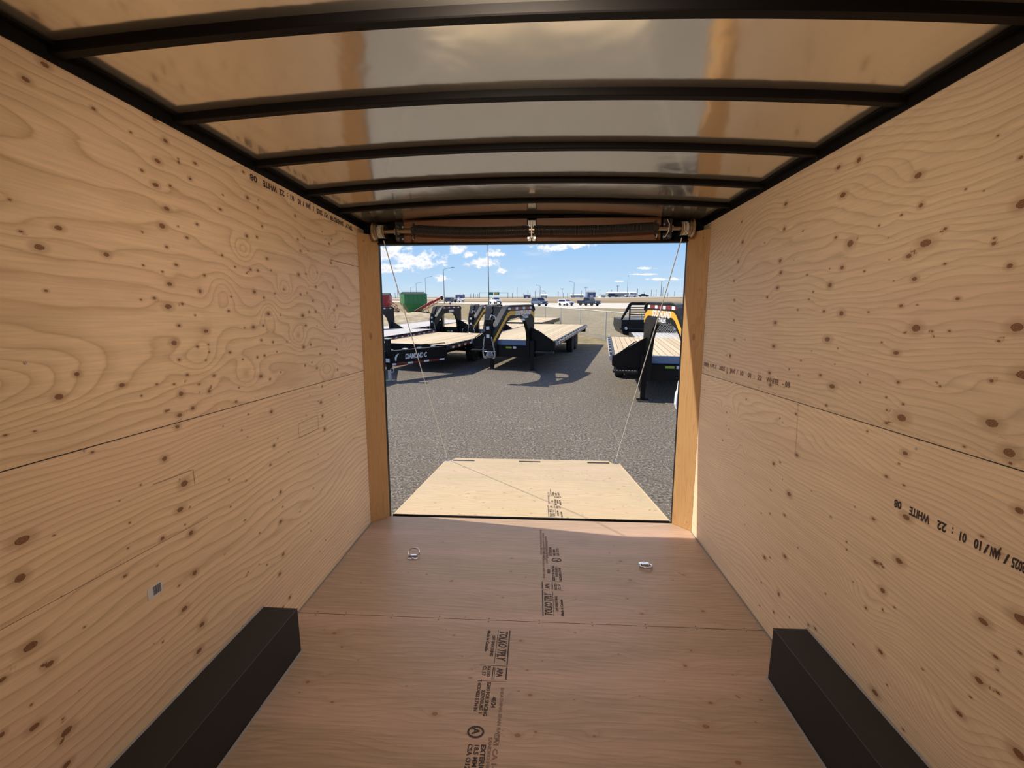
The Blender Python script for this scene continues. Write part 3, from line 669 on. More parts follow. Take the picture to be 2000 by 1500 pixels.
# tie-down rings
def tie_down(x, y, rz, ang, label):
    root = thing('tie_down_ring', label, 'tie-down ring', M=AT(x, y, 0) @ Matrix.Rotation(R_(rz), 4, 'Z'), group='tie-down rings in the floor')
    MB().prism([(-.034, -.016), (-.026, -.026), (.026, -.026), (.034, -.016), (.034, .016), (.026, .026), (-.026, .026), (-.034, .016)], lambda a, b, t: (a, b-.012, t), .0006, .0045).build('base_plate', 'zinc', root, bevel=.001)
    MB().cyl((0, -.028, .0045), (0, -.028, .009), .007, n=12).build('screw_head', 'zinc', root)
    pts = [(-.024, 0), (-.024, .005)] ; mb = MB()
    prof = [(-.018, .0045), (-.012, .013), (.012, .013), (.018, .0045)]
    mb.prism([(-.011, .0045), (-.009, .0155), (.009, .0155), (.011, .0045)], lambda a, b, t: (t, a, b), -.021, .021)
    mb.build('bracket', 'zinc', root, bevel=.002)
    P = []
    ca, sa = math.cos(R_(ang)), math.sin(R_(ang))
    base = [(-.030, 0), (.030, 0), (.036, .006), (.037, .018)]
    for k in range(9):
        a = math.pi*k/8; base.append((.037*math.cos(a), .024+.024*math.sin(a)))
    base += [(-.037, .018), (-.036, .006)]
    for a, b in base: P.append((a, b*ca, .010+b*sa))
    MB().tube(P, .0052, 10, closed=True).build('ring', 'zinc', root)
tie_down(-.770, 2.690, 4, 52, 'raised silver tie-down ring in the floor on the left')
tie_down(.778, 2.668, 184, 6, 'flat-lying silver tie-down ring in the floor on the right')

# diagonal corner boards beside the doorway
for s_, nm in ((-1, 'left'), (1, 'right')):
    a = Vector((s_*1.249, 3.162, 0)); b = Vector((s_*1.140, 3.288, 0)); d = (b-a); n_ = Vector((-d.y, d.x, 0)).normalized()
    if n_.y < 0: n_ = -n_
    th = .020; zt = 2.225
    poly = [a, b, b+n_*th, Vector((s_*1.249, a.y+th*1.5, 0))]
    c0 = Vector((s_*1.2, 3.24, 0))
    bd = MB().prism([((p-c0).x, (p-c0).y) for p in poly], lambda p, q, t: (p, q, t), .001, zt).build('corner_board', 'fir_board', M=AT(c0.x, c0.y, 0), bevel=.0015)
    tag(bd, 'upright fir board set diagonally on the %s side of the doorway' % nm, 'corner board')
    nn_ = -n_; p_ = a*0.72+b*0.28-c0
    for z_ in (2.17, 1.30, .06): MB().cyl(p_+Vector((0, 0, z_)), p_+nn_*.003+Vector((0, 0, z_)), .004, n=8).build('screw_head', 'zinc', bd)

# rear frame: jambs and header (black steel around the doorway)
o = MB().box((-1.30, 3.292, -.05), (-1.142, 3.335, 2.35)).build('trim_5', 'brow_steel', M=TM); o['kind'] = 'structure'
o = MB().box((1.145, 3.292, -.05), (1.30, 3.335, 2.35)).build('trim_6', 'brow_steel', M=TM); o['kind'] = 'structure'
hd = MB().box((-1.30, 3.305, 2.168), (1.30, 3.335, 2.372)).box((-1.14, 3.27, 2.160), (1.14, 3.335, 2.169)).box((-1.245, 3.262, 2.335), (1.245, 3.305, 2.372)).build('trim_7', 'brow_steel', M=TM); hd['kind'] = 'structure'
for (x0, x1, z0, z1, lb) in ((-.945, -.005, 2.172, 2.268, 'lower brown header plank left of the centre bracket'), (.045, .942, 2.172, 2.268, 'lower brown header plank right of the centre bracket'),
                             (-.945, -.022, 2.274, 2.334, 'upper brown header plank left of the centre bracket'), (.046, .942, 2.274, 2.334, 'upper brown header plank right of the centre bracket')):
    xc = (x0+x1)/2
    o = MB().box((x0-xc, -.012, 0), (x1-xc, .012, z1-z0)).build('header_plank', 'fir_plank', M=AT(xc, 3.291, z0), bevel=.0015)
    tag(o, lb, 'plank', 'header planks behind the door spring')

# counterbalance: shaft, drums, springs, brackets
YS, ZS = 3.20, 2.236
cb = thing('door_spring_assembly', 'black torsion spring pair on a steel shaft above the doorway', 'door spring', M=AT(0, YS, ZS))
MB().cyl((-1.10, 0, 0), (1.08, 0, 0), .0125, n=14).build('shaft', 'bronze_steel', cb)
def coil(x0, x1, r, wr, turns, sag):
    pts = []; n = 12
    for i in range(int(turns*n)+1):
        t = i/(turns*n); a = 2*math.pi*i/n; x = x0+(x1-x0)*t
        pts.append((x, math.cos(a)*r, math.sin(a)*r + sag(t)))
    return MB().tube(pts, wr, 5)
coil(-.835, -.005, .030, .0042, 96, lambda t: .012*(1-t)-.012*math.sin(math.pi*t)).build('spring', 'spring_steel', cb)
coil(.03, .872, .030, .0042, 96, lambda t: .012*t-.010*math.sin(math.pi*t)).build('spring', 'spring_steel', cb)
for x in (-.845, .882):
    sg = 1 if x > 0 else -1
    o = MB().cyl((x-.012, 0, .006), (x+.020, 0, .006), .027, n=16).box((x-.004, -.012, -.052), (x+.008, .010, .055)).build('winding_cone', 'spring_steel', cb)
    mb = MB().tube([(x+.004, .016*math.cos(a)-.02, -.050+.012*math.sin(a)) for a in [2*math.pi*k/12 for k in range(12)]], .004, 6, closed=True)
    mb.build('set_screw_ring', 'zinc', o, label='bright steel ring under the cone')
for x, zz in ((.012, 0), (-.965, 0), (.985, 0)):
    o = MB().box((x-.005, -.03, -.062), (x+.005, .088, .060)).box((x-.028, .068, -.064), (x+.028, .078, .083)).build('bearing_bracket', 'spring_steel' if abs(x) > .5 else 'worn_steel', cb, bevel=.001)
    MB().cyl((x-.018, 0, 0), (x+.018, 0, 0), .024, n=16).build('bearing', 'bronze_steel', o)
    for dz in (-.042, .042):
        for dx in (-.024, .024): MB().cyl((x+dx, .060, dz), (x+dx, .068, dz), .0085, n=6).build('bolt_head', 'zinc', o)
for s_ in (-1, 1):
    x = s_*1.095
    prof = [(.030, -.045), (.048, -.043), (.048, -.034), (.042, -.030), (.040, -.010), (.043, .012), (.055, .018), (.056, .024), (.051, .027), (.056, .031), (.062, .037), (.062, .045), (.020, .047)]
    o = MB().lathe(prof, (x, 0, 0), (s_, 0, 0), 28).build('cable_drum', 'bronze_steel', cb)
    mb = MB()
    for k in range(4): mb.tube([(x+s_*(-.024+.009*k), .0435*math.cos(a), .0435*math.sin(a)) for a in [2*math.pi*j/24 for j in range(24)]], .0025, 5, closed=True)
    mb.build('wound_cable', 'cable', o)
o = MB().tube([(.955, -.03, .055), (.967, -.045, .02), (.960, -.045, -.03), (.945, -.035, -.062), (.930, -.03, -.066)], .0028, 6).build('tie_wire', 'cable', cb)

# ramp
sill = TM @ Vector((0, 3.335, -.004)); tip = Vector((0, 5.30, .040))
ra = math.atan2(sill.z-tip.z, tip.y-sill.y); RL = (tip-sill).length
RM = Matrix.Translation(sill) @ Matrix.Rotation(-ra, 4, 'X')
rp = thing('ramp_door', 'lowered plywood ramp door outside the doorway', 'ramp', M=RM)
S = Sheets()
S.sheet(-1.115, 1.130, 0, 1.22, 0.012, lambda U, V: np.stack([U, V, np.zeros_like(U)], -1), filler(8, -1.1, 1.1, 0.02, 1.2, 60, (0.003, 0.006)), 101, 1.0, amp=.3, su=.5)
S.sheet(-1.115, 1.130, 1.2215, RL, 0.012, lambda U, V: np.stack([U, V, np.zeros_like(U)], -1), filler(9, -1.1, 1.1, 1.24, RL, 40, (0.003, 0.006)), 107, 0.97, amp=.3, su=.5)
S.slab((-1.115, 0, -.034), (1.130, RL, -.0015))
dk = S.build('ramp_deck', 'plywood_ramp', 'backing', rp)
MB().box((-1.128, 0, -.036), (-1.115, RL, .001)).build('edge_trim', 'ply_edge', rp); MB().box((1.130, 0, -.036), (1.143, RL, .001)).build('edge_trim', 'ply_edge', rp)
grade_stamp(0.165, .02, 1, dk, mp=lambda x, y: Vector((x, y, .0008)), far=False)
FM = Matrix.Translation((0, RL+.004, -.002)) @ Matrix.Rotation(-R_(2.0), 4, 'X')
S = Sheets()
S.sheet(-1.05, 1.05, 0, .225, 0.012, lambda U, V: np.stack([U*(1-.09*V), V, np.zeros_like(U)], -1), filler(10, -1, 1, 0, .22, 8, (0.003, 0.006)), 113, 1.0, amp=.3, su=.5)
S.slab((-1.03, 0, -.012), (1.03, .222, -.0015))
fp = S.build('ramp_flap', 'plywood_ramp', 'backing', rp); fp.matrix_local = FM
for x in (-.885, -.02, .870):
    mb = MB().box((x-.14, -.022, .0005), (x+.14, .026, .003)); mb.cyl((x-.14, .002, .006), (x+.14, .002, .006), .006, n=8)
    o = mb.build('strap_hinge', 'worn_steel', rp, label='worn steel hinge between ramp and flap'); o.location = (0, RL, 0)
for s_ in (-1, 1):
    x = -1.105 if s_ < 0 else 1.09
    o = MB().box((x-.03, RL-.045, .0006), (x+.03, RL+.005, .005)).tube([(x-.012, RL-.02, .004), (x-.012, RL-.02, .035), (x, RL-.02, .045), (x+.012, RL-.02, .035), (x+.012, RL-.02, .004)], .004, 6).build('cable_anchor', 'zinc', rp)
hg = MB().box((-1.12, -.012, -.034), (1.13, -.005, .004)).cyl((-1.12, -.018, .001), (1.13, -.018, .001), .010, n=12).build('hinge_strip', 'brow_steel', rp, label='black hinge strip across the sill')
for x in (-.78, -.42, -.05, .33, .70, 1.02): MB().cyl((x, -.006, .004), (x, -.006, .007), .006, n=8).build('rivet', 'zinc', hg)
# cables
for s_, nm in ((-1, 'left'), (1, 'right')):
    x = s_*1.085; a = TM @ Vector((x, YS+.05, ZS-.055)); x2 = -1.105 if s_ < 0 else 1.09
    b = RM @ Vector((x2, RL-.02, .052))
    o = MB().tube([Vector((0, 0, 0)), b-a], .0042, 6).build('ramp_cable', 'cable', M=Matrix.Translation(a))
    tag(o, 'thin steel cable from the %s drum down to the ramp' % nm, 'cable', 'cables holding the ramp')
# ---------------------------------------------------------------- the yard outside
gr = MB()
gr.add([(-1500, -60, 0), (1500, -60, 0), (1500, 1600, 0), (-1500, 1600, 0)], [(0, 1, 2, 3)])
gr = gr.build('ground', 'yard_ground'); gr['kind'] = 'structure'
rd = MB().add([(-260, 430, .03), (-80, 205, .03), (-25, 136, .03), (4, 83, .03), (24, 71, .03), (80, 52, .03), (90, 118, .03), (45, 136, .03), (7, 139, .03), (-45, 182, .03), (-110, 270, .03), (-300, 520, .03)],
              [(0, 1, 2, 9, 10, 11), (2, 3, 8, 9), (3, 4, 7, 8), (4, 5, 6, 7)]).build('road', 'road'); rd['kind'] = 'structure'
# far embankment with the elevated carriageway
pts = [(-300, 330, .9), (-90, 240, 1.05), (0, 215, 1.15), (60, 200, 1.75), (110, 190, 2.25), (260, 170, 2.6)]
mb = MB(); vs = []
for x, y, z in pts: vs += [(x, y-16, 0.0), (x, y, z), (x, y+14, z), (x, y+26, 0)]
fs = []
for i in range(len(pts)-1):
    for k in range(3): fs.append((4*i+k, 4*i+4+k, 4*i+5+k, 4*i+1+k))
bm_ = mb.add(vs, fs).build('embankment', 'berm_grass'); bm_['kind'] = 'structure'
vs = []
for x, y, z in pts: vs += [(x, y-2.0, z-.12), (x, y, z+.05), (x, y+12, z+.05)]
fs = []
for i in range(len(pts)-1):
    for k in range(2): fs.append((3*i+k, 3*i+3+k, 3*i+4+k, 3*i+1+k))
ur = MB().add(vs, fs).build('upper_road', 'road'); ur['kind'] = 'structure'

# ---------------------------------------------------------------- gooseneck trailers
def gooseneck(loc, rz, label, L=8.0, deck='pine_deck', zd=.80, half=.55, nl=2.15, stripe=True, words='south', side=1, rack=False, jacks=True, tags=True, color='black_paint', steps=True, k=1.0, up=0.0):
    k_ = k
    root = thing('gooseneck_trailer', label, 'trailer', loc=loc, rz=R_(rz), group=None)
    W = 1.27
    # deck boards, side rails, front channel, frame
    MB().box((-W+.06, .02, zd-.05), (W-.06, L, zd)).build('deck', deck, root)
    MB().box((-W+.05, -.02, zd-.15), (W-.05, .018, zd+.004)).build('front_channel', 'blue_primer' if stripe else 'black_plate', root, bevel=.004)
    for s in (-1, 1):
        mb = MB().box((s*W-.06 if s > 0 else s*W, -.02, zd-.17), (s*W if s > 0 else s*W+.06, L, zd+.008))
        rail = mb.build('side_rail', color, root, bevel=.004)
        a, b = sorted((s*(W+.05), s*(W+.062)))
        mb = MB().box((a, 0, zd-.10), (b, L, zd-.02))
        n_ = int(L/.6)
        c, d = sorted((s*W, s*(W+.05)))
        for i in range(n_+1): mb.box((c, i*L/n_-.03 if i else 0, zd-.12), (d, i*L/n_+.03, zd+.002))
        mb.build('rub_rail', 'galvanised' if steps else 'black_plate', rail)
        e0, e1 = sorted((s*(W+.062), s*(W+.0655)))
        MB().box((e0, .1, zd-.085), (e1, L-.1, zd-.035)).build('reflective_tape', 'reflective_tape', rail, label='dark red and white reflective strip')
    mb = MB()
    for s in (-1, 1): mb.box((s*.48-.06, .0, zd-.46), (s*.48+.06, L-.2, zd-.15))
    for i in range(int(L/.8)): mb.box((-W+.06, .3+i*.8, zd-.15), (W-.06, .36+i*.8, zd-.052))
    mb.build('chassis', color, root)
    MB().box((-half-.12, -.10, zd-.50), (half+.12, -.02, zd-.16)).build('front_box', 'black_paint', root, bevel=.01)
    if tags:
        MB().box((-.20, -.106, zd-.235), (-.02, -.1015, zd-.185)).build('tag_plate', 'green_tag', root, label='small yellow green plate')
        MB().prism([(.02, zd-.24), (.10, zd-.24), (.13, zd-.215), (.10, zd-.175), (.02, zd-.175)], lambda a, b, t: (a, t, b), -.106, -.1015).build('load_label', 'white_tape', root, label='small white label')
    # neck: two deep plates that converge on the coupler
    cz = Vector((0, -nl, 0))
    for s in (-1, 1):
        A = Vector((s*half, 0.12, 0)); B = Vector((s*.075, -nl-.06, 0)); d = (B-A); D = d.length; d.normalize(); nrm = Vector((-d.y, d.x, 0))
        if nrm.x*s < 0: nrm = -nrm
        k = D/2.35
        f = lambda a, b, t, A=A, d=d, nrm=nrm, k=k: A + d*a*k + nrm*t + Vector((0, 0, b + (up if b > 1.0 else 0)))
        out = [(0, zd-.5), (0, 1.76), (.03, 1.84), (.12, 1.905), (.22, 1.925), (1.50, 1.925), (1.62, 1.90), (1.72, 1.84), (2.35, 1.30), (2.35, .98), (2.22, .98), (2.02, 1.17), (1.78, 1.40), (1.62, 1.51), (1.42, 1.575),
               (.98, 1.60), (.78, 1.58), (.62, 1.51), (.48, 1.38), (.38, 1.18), (.33, .98), (.31, zd-.5)]
        pl = MB().prism(out, f, -.05, .05).build('neck_plate', color, root, bevel=.006)
        # flange along the outer edge
        mb = MB(); e = out[:10]
        for p, q in zip(e[1:-2], e[2:-1]): mb.beam(f(p[0], p[1], 0), f(q[0], q[1], 0), .15, .018, up=(0, 0, 1) if abs(p[0]-q[0]) > .02 else (0, 1, 0))
        mb.build('neck_flange', 'black_plate', pl)
        if stripe:
            t0, t1 = .0505, .0535
            g = [(.005, 1.60), (.05, 1.70), (.20, 1.775), (1.48, 1.785), (1.62, 1.73), (2.345, 1.12), (2.345, 1.02), (1.60, 1.625), (1.46, 1.675), (.22, 1.665), (.09, 1.60), (.005, 1.50)]
            MB().prism(g, f, t0, t1).build('gold_stripe', 'gold_stripe', pl)
        MB().prism([(.16, 1.815), (1.64, 1.815), (1.58, 1.875), (.20, 1.875)], f, .0505, .0535).build('reflective_tape', 'reflective_tape', pl, label='red and white reflective strip')
        if s == side:
            q = lambda a, b: f(a, b, .056)
            if words == 'south':
                if s > 0: # reads from the coupler to the upright
                    xd = q(0, 0)-q(1, 0); ls = [("SOUTHLAND", .115, q(1.20, 1.665), xd, (0, 0, 1), .98, .2), ("TRAILERS", .075, q(.78, 1.572), xd, (0, 0, 1), .85, .2)]
                else:
                    xd = q(1, 0)-q(0, 0); ls = [("SOUTHLAND", .115, q(.46, 1.665), xd, (0, 0, 1), .98, .2), ("TRAILERS", .075, q(.82, 1.572), xd, (0, 0, 1), .85, .2)]
                lettering(ls, 'lettering', 'letter_white', pl)
                MB().prism([(.62, 1.50), (.84, 1.50), (.84, 1.555), (.62, 1.555)], f, .0505, .053).build('sticker', 'white_tape', pl) if s > 0 else None
            elif words == 'plate':
                MB().prism([(.70, 1.64), (1.12, 1.64), (1.12, 1.74), (.70, 1.74)], f, .0505, .0535).build('name_sticker', 'white_tape', pl, label='blurred pale sticker')
    # cross plates joining the two beams
    mb = MB()
    mb.beam((-half*.55, -.95, 1.85), (half*.55, -.95, 1.85), .18, .08).build('cross_member', color, root); mb = MB().beam((-.12, -nl+.55, 1.72), (.12, -nl+.55, 1.72), .5, .06, up=(0, -.75, 1))
    mb.build('cross_member', color, root)
    # coupler
    c = MB().beam((0, -nl, 1.0), (0, -nl, 1.60), .16, .16, up=(0, 1, 0)).beam((0, -nl, .80), (0, -nl, 1.0), .115, .115, up=(0, 1, 0)).build('coupler', color, root, bevel=.006)
    MB().lathe([(.045, 0), (.09, .005), (.095, .05), (.07, .12), (.06, .14)], (0, -nl, .66), (0, 0, 1), 18).build('ball_socket', 'worn_steel', c)
    MB().tube([(-.16, -nl-.02, .82), (-.06, -nl-.10, .82), (.06, -nl-.10, .82), (.16, -nl-.02, .82)], .012, 6).build('socket_handle', 'zinc', c)
    MB().box((-.05, -nl-.084, 1.36), (.03, -nl-.081, 1.44)).build('coupler_sticker', 'white_tape', c); MB().box((-.05, -nl-.084, 1.16), (.03, -nl-.081, 1.24)).build('coupler_sticker', 'white_tape', c)
    MB().tube([(.04, -nl-.05, 1.62), (.09, -nl-.08, 1.72), (.15, -nl, 1.68), (.17, -nl+.05, 1.52), (.12, -nl+.06, 1.40)], .010, 6).build('wiring_lead', 'white_tape' if stripe else 'rubber', root)
    for s in (-1, 1):
        mb = MB()
        n = 22
        for i in range(n):
            t = i/(n-1); x = s*(.09+.06*math.sin(math.pi*t)); z = (1.18-.98*t*1.0) if t < .5 else (1.18-.98*.5+.25*(t-.5)*1.2)
            y = -nl-.10+.10*t; z = 1.16-.50*math.sin(math.pi*min(t*1.15, 1)/1.0*0.5)*1.0 if t < .87 else .66
            px, py, pz = x, y, z
            tw = i % 2
            if tw: mb.tube([(px+.014*math.cos(a), py, pz+.026*math.sin(a)) for a in [2*math.pi*k/8 for k in range(8)]], .0055, 5, closed=True)
            else: mb.tube([(px, py+.014*math.cos(a), pz+.026*math.sin(a)) for a in [2*math.pi*k/8 for k in range(8)]], .0055, 5, closed=True)
        mb.build('safety_chain', 'zinc', root)
    # gussets and steps from the upright to the deck corners
    for s in (-1, 1):
        MB().prism([(s*(half-.02), zd+.42), (s*W, zd-.02), (s*W, zd-.20), (s*(half+.35), zd-.42), (s*(half-.02), zd-.5)], lambda a, b, t: (a, t, b), -.075, -.022).build('gusset', color, root)
        MB().tube([(s*(half+.20), -.10, zd+.31), (s*(half+.24), -.16, zd+.30), (s*(W-.12), -.16, zd+.06), (s*(W-.10), -.10, zd+.0)], .012, 6).build('grab_bar', color, root)
        if steps:
            st = MB().box((min(s*(half+.15), s*(W-.02)), -.26, zd-.33), (max(s*(half+.15), s*(W-.02)), -.08, zd-.29)).build('step', 'black_plate', root)
            for i in range(9): MB().cyl((s*(half+.20+.06*i), -.2, zd-.291), (s*(half+.20+.06*i), -.2, zd-.282), .012, n=6).build('tread_stud', 'galvanised', st)
        if jacks:
            j = MB().beam((s*.62, -.14, .30), (s*.62, -.14, zd+.02), .125, .125, up=(0, 1, 0)).build('landing_jack', color, root, bevel=.006)
            MB().beam((s*.62, -.14, .03), (s*.62, -.14, .32), .095, .095, up=(0, 1, 0)).build('inner_leg', color, j)
            MB().box((s*.62-.12, -.25, 0.0), (s*.62+.12, -.03, .03)).build('foot', 'worn_steel', j)
            MB().cyl((s*.62-.07, -.14, .40), (s*.62+.07, -.14, .40), .012, n=8).build('pin', 'zinc', j)
    # running gear
    for y in (L*.62, L*.62+.95):
        ax = MB().beam((-.95, y, .40), (.95, y, .40), .10, .10).build('axle', color, root)
        for s in (-1, 1):
            w = MB().lathe([(.20, -.10), (.36, -.115), (.385, -.09), (.385, .09), (.36, .115), (.20, .10)], (s*1.0, y, .385), (1, 0, 0), 24).build('tyre', 'tyre', ax)
            MB().lathe([(.05, -.05), (.20, -.07), (.21, .05), (.05, .07)], (s*1.03, y, .385), (1, 0, 0), 18).build('rim', 'black_plate', ax)
    mb = MB()
    mb.box((-W+.02, L-.02, zd-.32), (W-.02, L+.06, zd-.02)); mb.build('rear_bumper', color, root); root.scale = (k_, k_, k_)
    return root

gooseneck((-.62, 12.72, 0), -13, 'black gooseneck flatbed with dull gold stripe, the middle one with jacks on the gravel', L=7.6, half=.56, zd=.89)
gooseneck((2.93, 8.98, 0), -8.5, 'black gooseneck flatbed with bright gold stripe beside the right doorway board', L=4.3, zd=.93, half=.60, side=-1, nl=2.2, up=.11)
gooseneck((-1.97, 18.6, 0), -13, 'black gooseneck flatbed with dull gold stripe standing behind and left of the middle one', L=4.3, half=.56, nl=2.15, k=.95)
gooseneck((-4.04, 20.7, 0), -13, 'plain black gooseneck flatbed with a small pale sticker on its neck, no stripe', L=6, stripe=False, words='plate', half=.5, steps=False, k=.9)
gooseneck((-6.84, 19.3, 0), -13, 'leftmost gooseneck flatbed, its neck half hidden by the left doorway board', L=9, deck='grey_deck', stripe=False, words='none', half=.5, steps=False, color='black_plate', k=.9)

# ---------------------------------------------------------------- bumper-pull flatbeds
def bumper_pull(loc, rz, label, L, zd=.80, deck='pine_deck', words=None, W=1.25, tape=True):
    root = thing('flatbed_trailer', label, 'trailer', loc=loc, rz=R_(rz))
    MB().box((-W+.07, .03, zd-.05), (W-.07, L, zd)).build('deck', deck, root)
    for s in (-1, 1):
        a, b = sorted((s*W, s*(W-.07)))
        rail = MB().box((a, 0, zd-.17), (b, L, zd+.012)).build('side_rail', 'black_paint', root, bevel=.004)
        n_ = int(L/.62); a, b = sorted((s*(W+.052), s*(W+.064))); c, d = sorted((s*W, s*(W+.052)))
        mb = MB().box((a, 0, zd-.11), (b, L, zd-.03))
        for i in range(n_+1): mb.box((c, i*L/n_-.03, zd-.12), (d, i*L/n_+.03, zd))
        mb.build('rub_rail', 'black_plate', rail)
        e0, e1 = sorted((s*(W+.064), s*(W+.067)))
        MB().box((e0, .1, zd-.10), (e1, L-.1, zd-.045)).build('reflective_tape', 'reflective_tape', rail, label='red and white reflective strip')
    MB().box((-W+.02, -.03, zd-.18), (W-.02, .03, zd+.012)).build('front_channel', 'black_paint', root, bevel=.004)
    mb = MB()
    for s in (-1, 1): mb.box((s*.45-.06, .05, zd-.42), (s*.45+.06, L-.1, zd-.15))
    for i in range(int(L/.8)): mb.box((-W+.07, .3+i*.8, zd-.15), (W-.07, .36+i*.8, zd-.052))
    mb.build('chassis', 'black_paint', root)
    # A-frame tongue
    for s in (-1, 1):
        A = Vector((s*(W-.05), .05, 0)); B = Vector((s*.10, -1.75, 0)); d = (B-A).normalized(); D = (B-A).length; nrm = Vector((-d.y, d.x, 0))
        if nrm.x*s < 0: nrm = -nrm
        f = lambda a, b, t, A=A, d=d, nrm=nrm: A + d*a + nrm*t + Vector((0, 0, b))
        tb = MB().prism([(0, zd-.42), (0, zd-.02), (D, zd-.02), (D, zd-.42)], f, -.06, .06).build('tongue_beam', 'black_paint', root, bevel=.006)
        if words and s > 0:
            lettering([(words, .130, f(D*.62, zd-.26, .064), f(0, 0, 0)-f(1, 0, 0), (0, 0, 1), .60, .18)], 'lettering', 'letter_white', tb)
            MB().prism([(D*.74, zd-.29), (D*.755, zd-.29), (D*.76, zd-.21), (D*.74, zd-.13), (D*.70, zd-.10), (D*.72, zd-.15), (D*.735, zd-.21)], f, .0605, .064).build('arrow_mark', 'letter_white', tb, label='white slanted mark')
            MB().prism([(.10, zd-.40), (1.9, zd-.40), (1.9, zd-.35), (.10, zd-.35)], f, .0605, .063).build('reflective_tape', 'reflective_tape', tb, label='red and white reflective strip')
    # low rail and loops around the tongue edge
    mb = MB().tube([(W-.05, .0, zd+.03), (W-.05, .0, zd+.075), (W*.62, -.62, zd+.075), (W*.62, -.62, zd+.02)], .013, 6)
    mb.build('grab_bar', 'black_paint', root)
    mb = MB()
    for t in (.2, .4, .6, .8):
        x, y = W-.05+t*(.10-W+.05), .05-t*1.8
        mb.box((x-.06, y-.05, zd-.02), (x+.06, y+.05, zd+.012))
    mb.build('tongue_cap', 'galvanised', root)
    cp = MB().box((-.12, -2.15, zd-.30), (.12, -1.70, zd-.14)).build('coupler', 'black_paint', root, bevel=.01)
    MB().tube([(.08+.05*math.cos(a), -2.05, zd-.33+.05*math.sin(a)) for a in [2*math.pi*k/14 for k in range(14)]], .012, 6, closed=True).build('pintle_ring', 'zinc', cp)
    j = MB().beam((.34, -1.50, .30), (.34, -1.50, zd+.30), .115, .115, up=(0, 1, 0)).build('tongue_jack', 'black_paint', root, bevel=.005)
    MB().cyl((.34, -1.50, .02), (.34, -1.50, .34), .042, n=16).build('inner_leg', 'galvanised', j)
    MB().box((.34-.12, -1.62, 0), (.34+.12, -1.38, .022)).build('foot', 'worn_steel', j)
    MB().box((.26, -1.58, zd+.30), (.42, -1.42, zd+.318)).build('jack_cap', 'galvanised', j)
    MB().box((.28, -1.5625, .50), (.40, -1.5595, .60)).build('sticker', 'white_tape', j)
    MB().tube([(.28, -1.58, zd+.12), (.20, -1.60, zd+.12), (.20, -1.62, zd-.04)], .011, 6).build('crank_handle', 'zinc', j)
    MB().tube([(.46+.05*math.cos(a), -1.56, .30+.06*math.sin(a)) for a in [2*math.pi*k/14 for k in range(14)]], .011, 6, closed=True).build('jack_ring', 'zinc', j)
    for y in (L*.6, L*.6+.9):
        ax = MB().beam((-.95, y, .38), (.95, y, .38), .09, .09).build('axle', 'black_paint', root)
        for s in (-1, 1):
            MB().lathe([(.20, -.10), (.35, -.11), (.37, -.09), (.37, .09), (.35, .11), (.20, .10)], (s*.98, y, .37), (1, 0, 0), 24).build('tyre', 'tyre', ax)
            MB().lathe([(.05, -.05), (.20, -.07), (.21, .05), (.05, .07)], (s*1.02, y, .37), (1, 0, 0), 18).build('rim', 'black_plate', ax)
    MB().box((-W+.02, L, zd-.3), (W-.02, L+.06, zd-.02)).build('rear_bumper', 'black_paint', root)
    return root
bumper_pull((-3.68, 12.35, 0), -15, 'black bumper-pull flatbed with pale plank deck and white lettering on its tongue beam', 4.1, words='DIAMOND C')
bumper_pull((-6.1, 14.6, 0), -13, 'black flatbed with a grey plank deck, just behind the lettered tongue trailer', 3.9, deck='grey_deck', W=1.0)

# low ramp-tail trailers standing farther back, only their decks and rails show
def far_flatbed(loc, rz, label, L, W=1.2, zd=.75, deck='pine_deck', ramps=False):
    root = thing('far_flatbed_trailer', label, 'trailer', loc=loc, rz=R_(rz))
    MB().box((-W+.06, 0, zd-.05), (W-.06, L, zd)).build('deck', deck, root)
    for s in (-1, 1):
        a, b = sorted((s*W, s*(W-.06)))
        MB().box((a, 0, zd-.2), (b, L, zd+.01)).build('side_rail', 'black_paint', root)
    MB().box((-W, -.06, zd-.28), (W, 0, zd+.01)).build('front_channel', 'black_paint', root)
    MB().box((-.5, .1, zd-.45), (.5, L-.2, zd-.16)).build('chassis', 'black_paint', root)
    for y in (L*.55, L*.55+.9):
        for s in (-1, 1):
            MB().lathe([(.10, -.10), (.35, -.11), (.37, -.09), (.37, .09), (.35, .11), (.10, .10)], (s*.95, y, .37), (1, 0, 0), 20).build('wheel', 'tyre', root)
    for s in (-1, 1): MB().beam((s*.5, .2, 0), (s*.5, .2, zd-.4), .1, .1, up=(0, 1, 0)).build('leg', 'black_paint', root)
    if ramps:
        for s in (-1, 1):
            mb = MB()
            for i in range(7): mb.box((s*.75-.38, L+.02, zd+.02+.07*i), (s*.75+.38, L+.07, zd+.05+.07*i))
            for x in (-.36, 0, .36): mb.box((s*.75+x-.02, L+.0, zd), (s*.75+x+.02, L+.08, zd+.52))
            mb.build('tail_ramp', 'black_plate', root)
far_flatbed((-.75, 24.0, 0), -13, 'plank-deck flatbed seen through the neck of the middle trailer', 5.5)
far_flatbed((4.5, 14.4, 0), -8, 'flatbed trailer with pale deck behind the bright-striped gooseneck', 2.4, deck='grey_deck', zd=.78)

# ---------------------------------------------------------------- steel truck bed with headache rack
tb = thing('truck_bed', 'black steel truck flatbed with slatted headache rack, set down behind the right trailer', 'truck bed', loc=(4.62, 17.6, 0), rz=R_(-2))
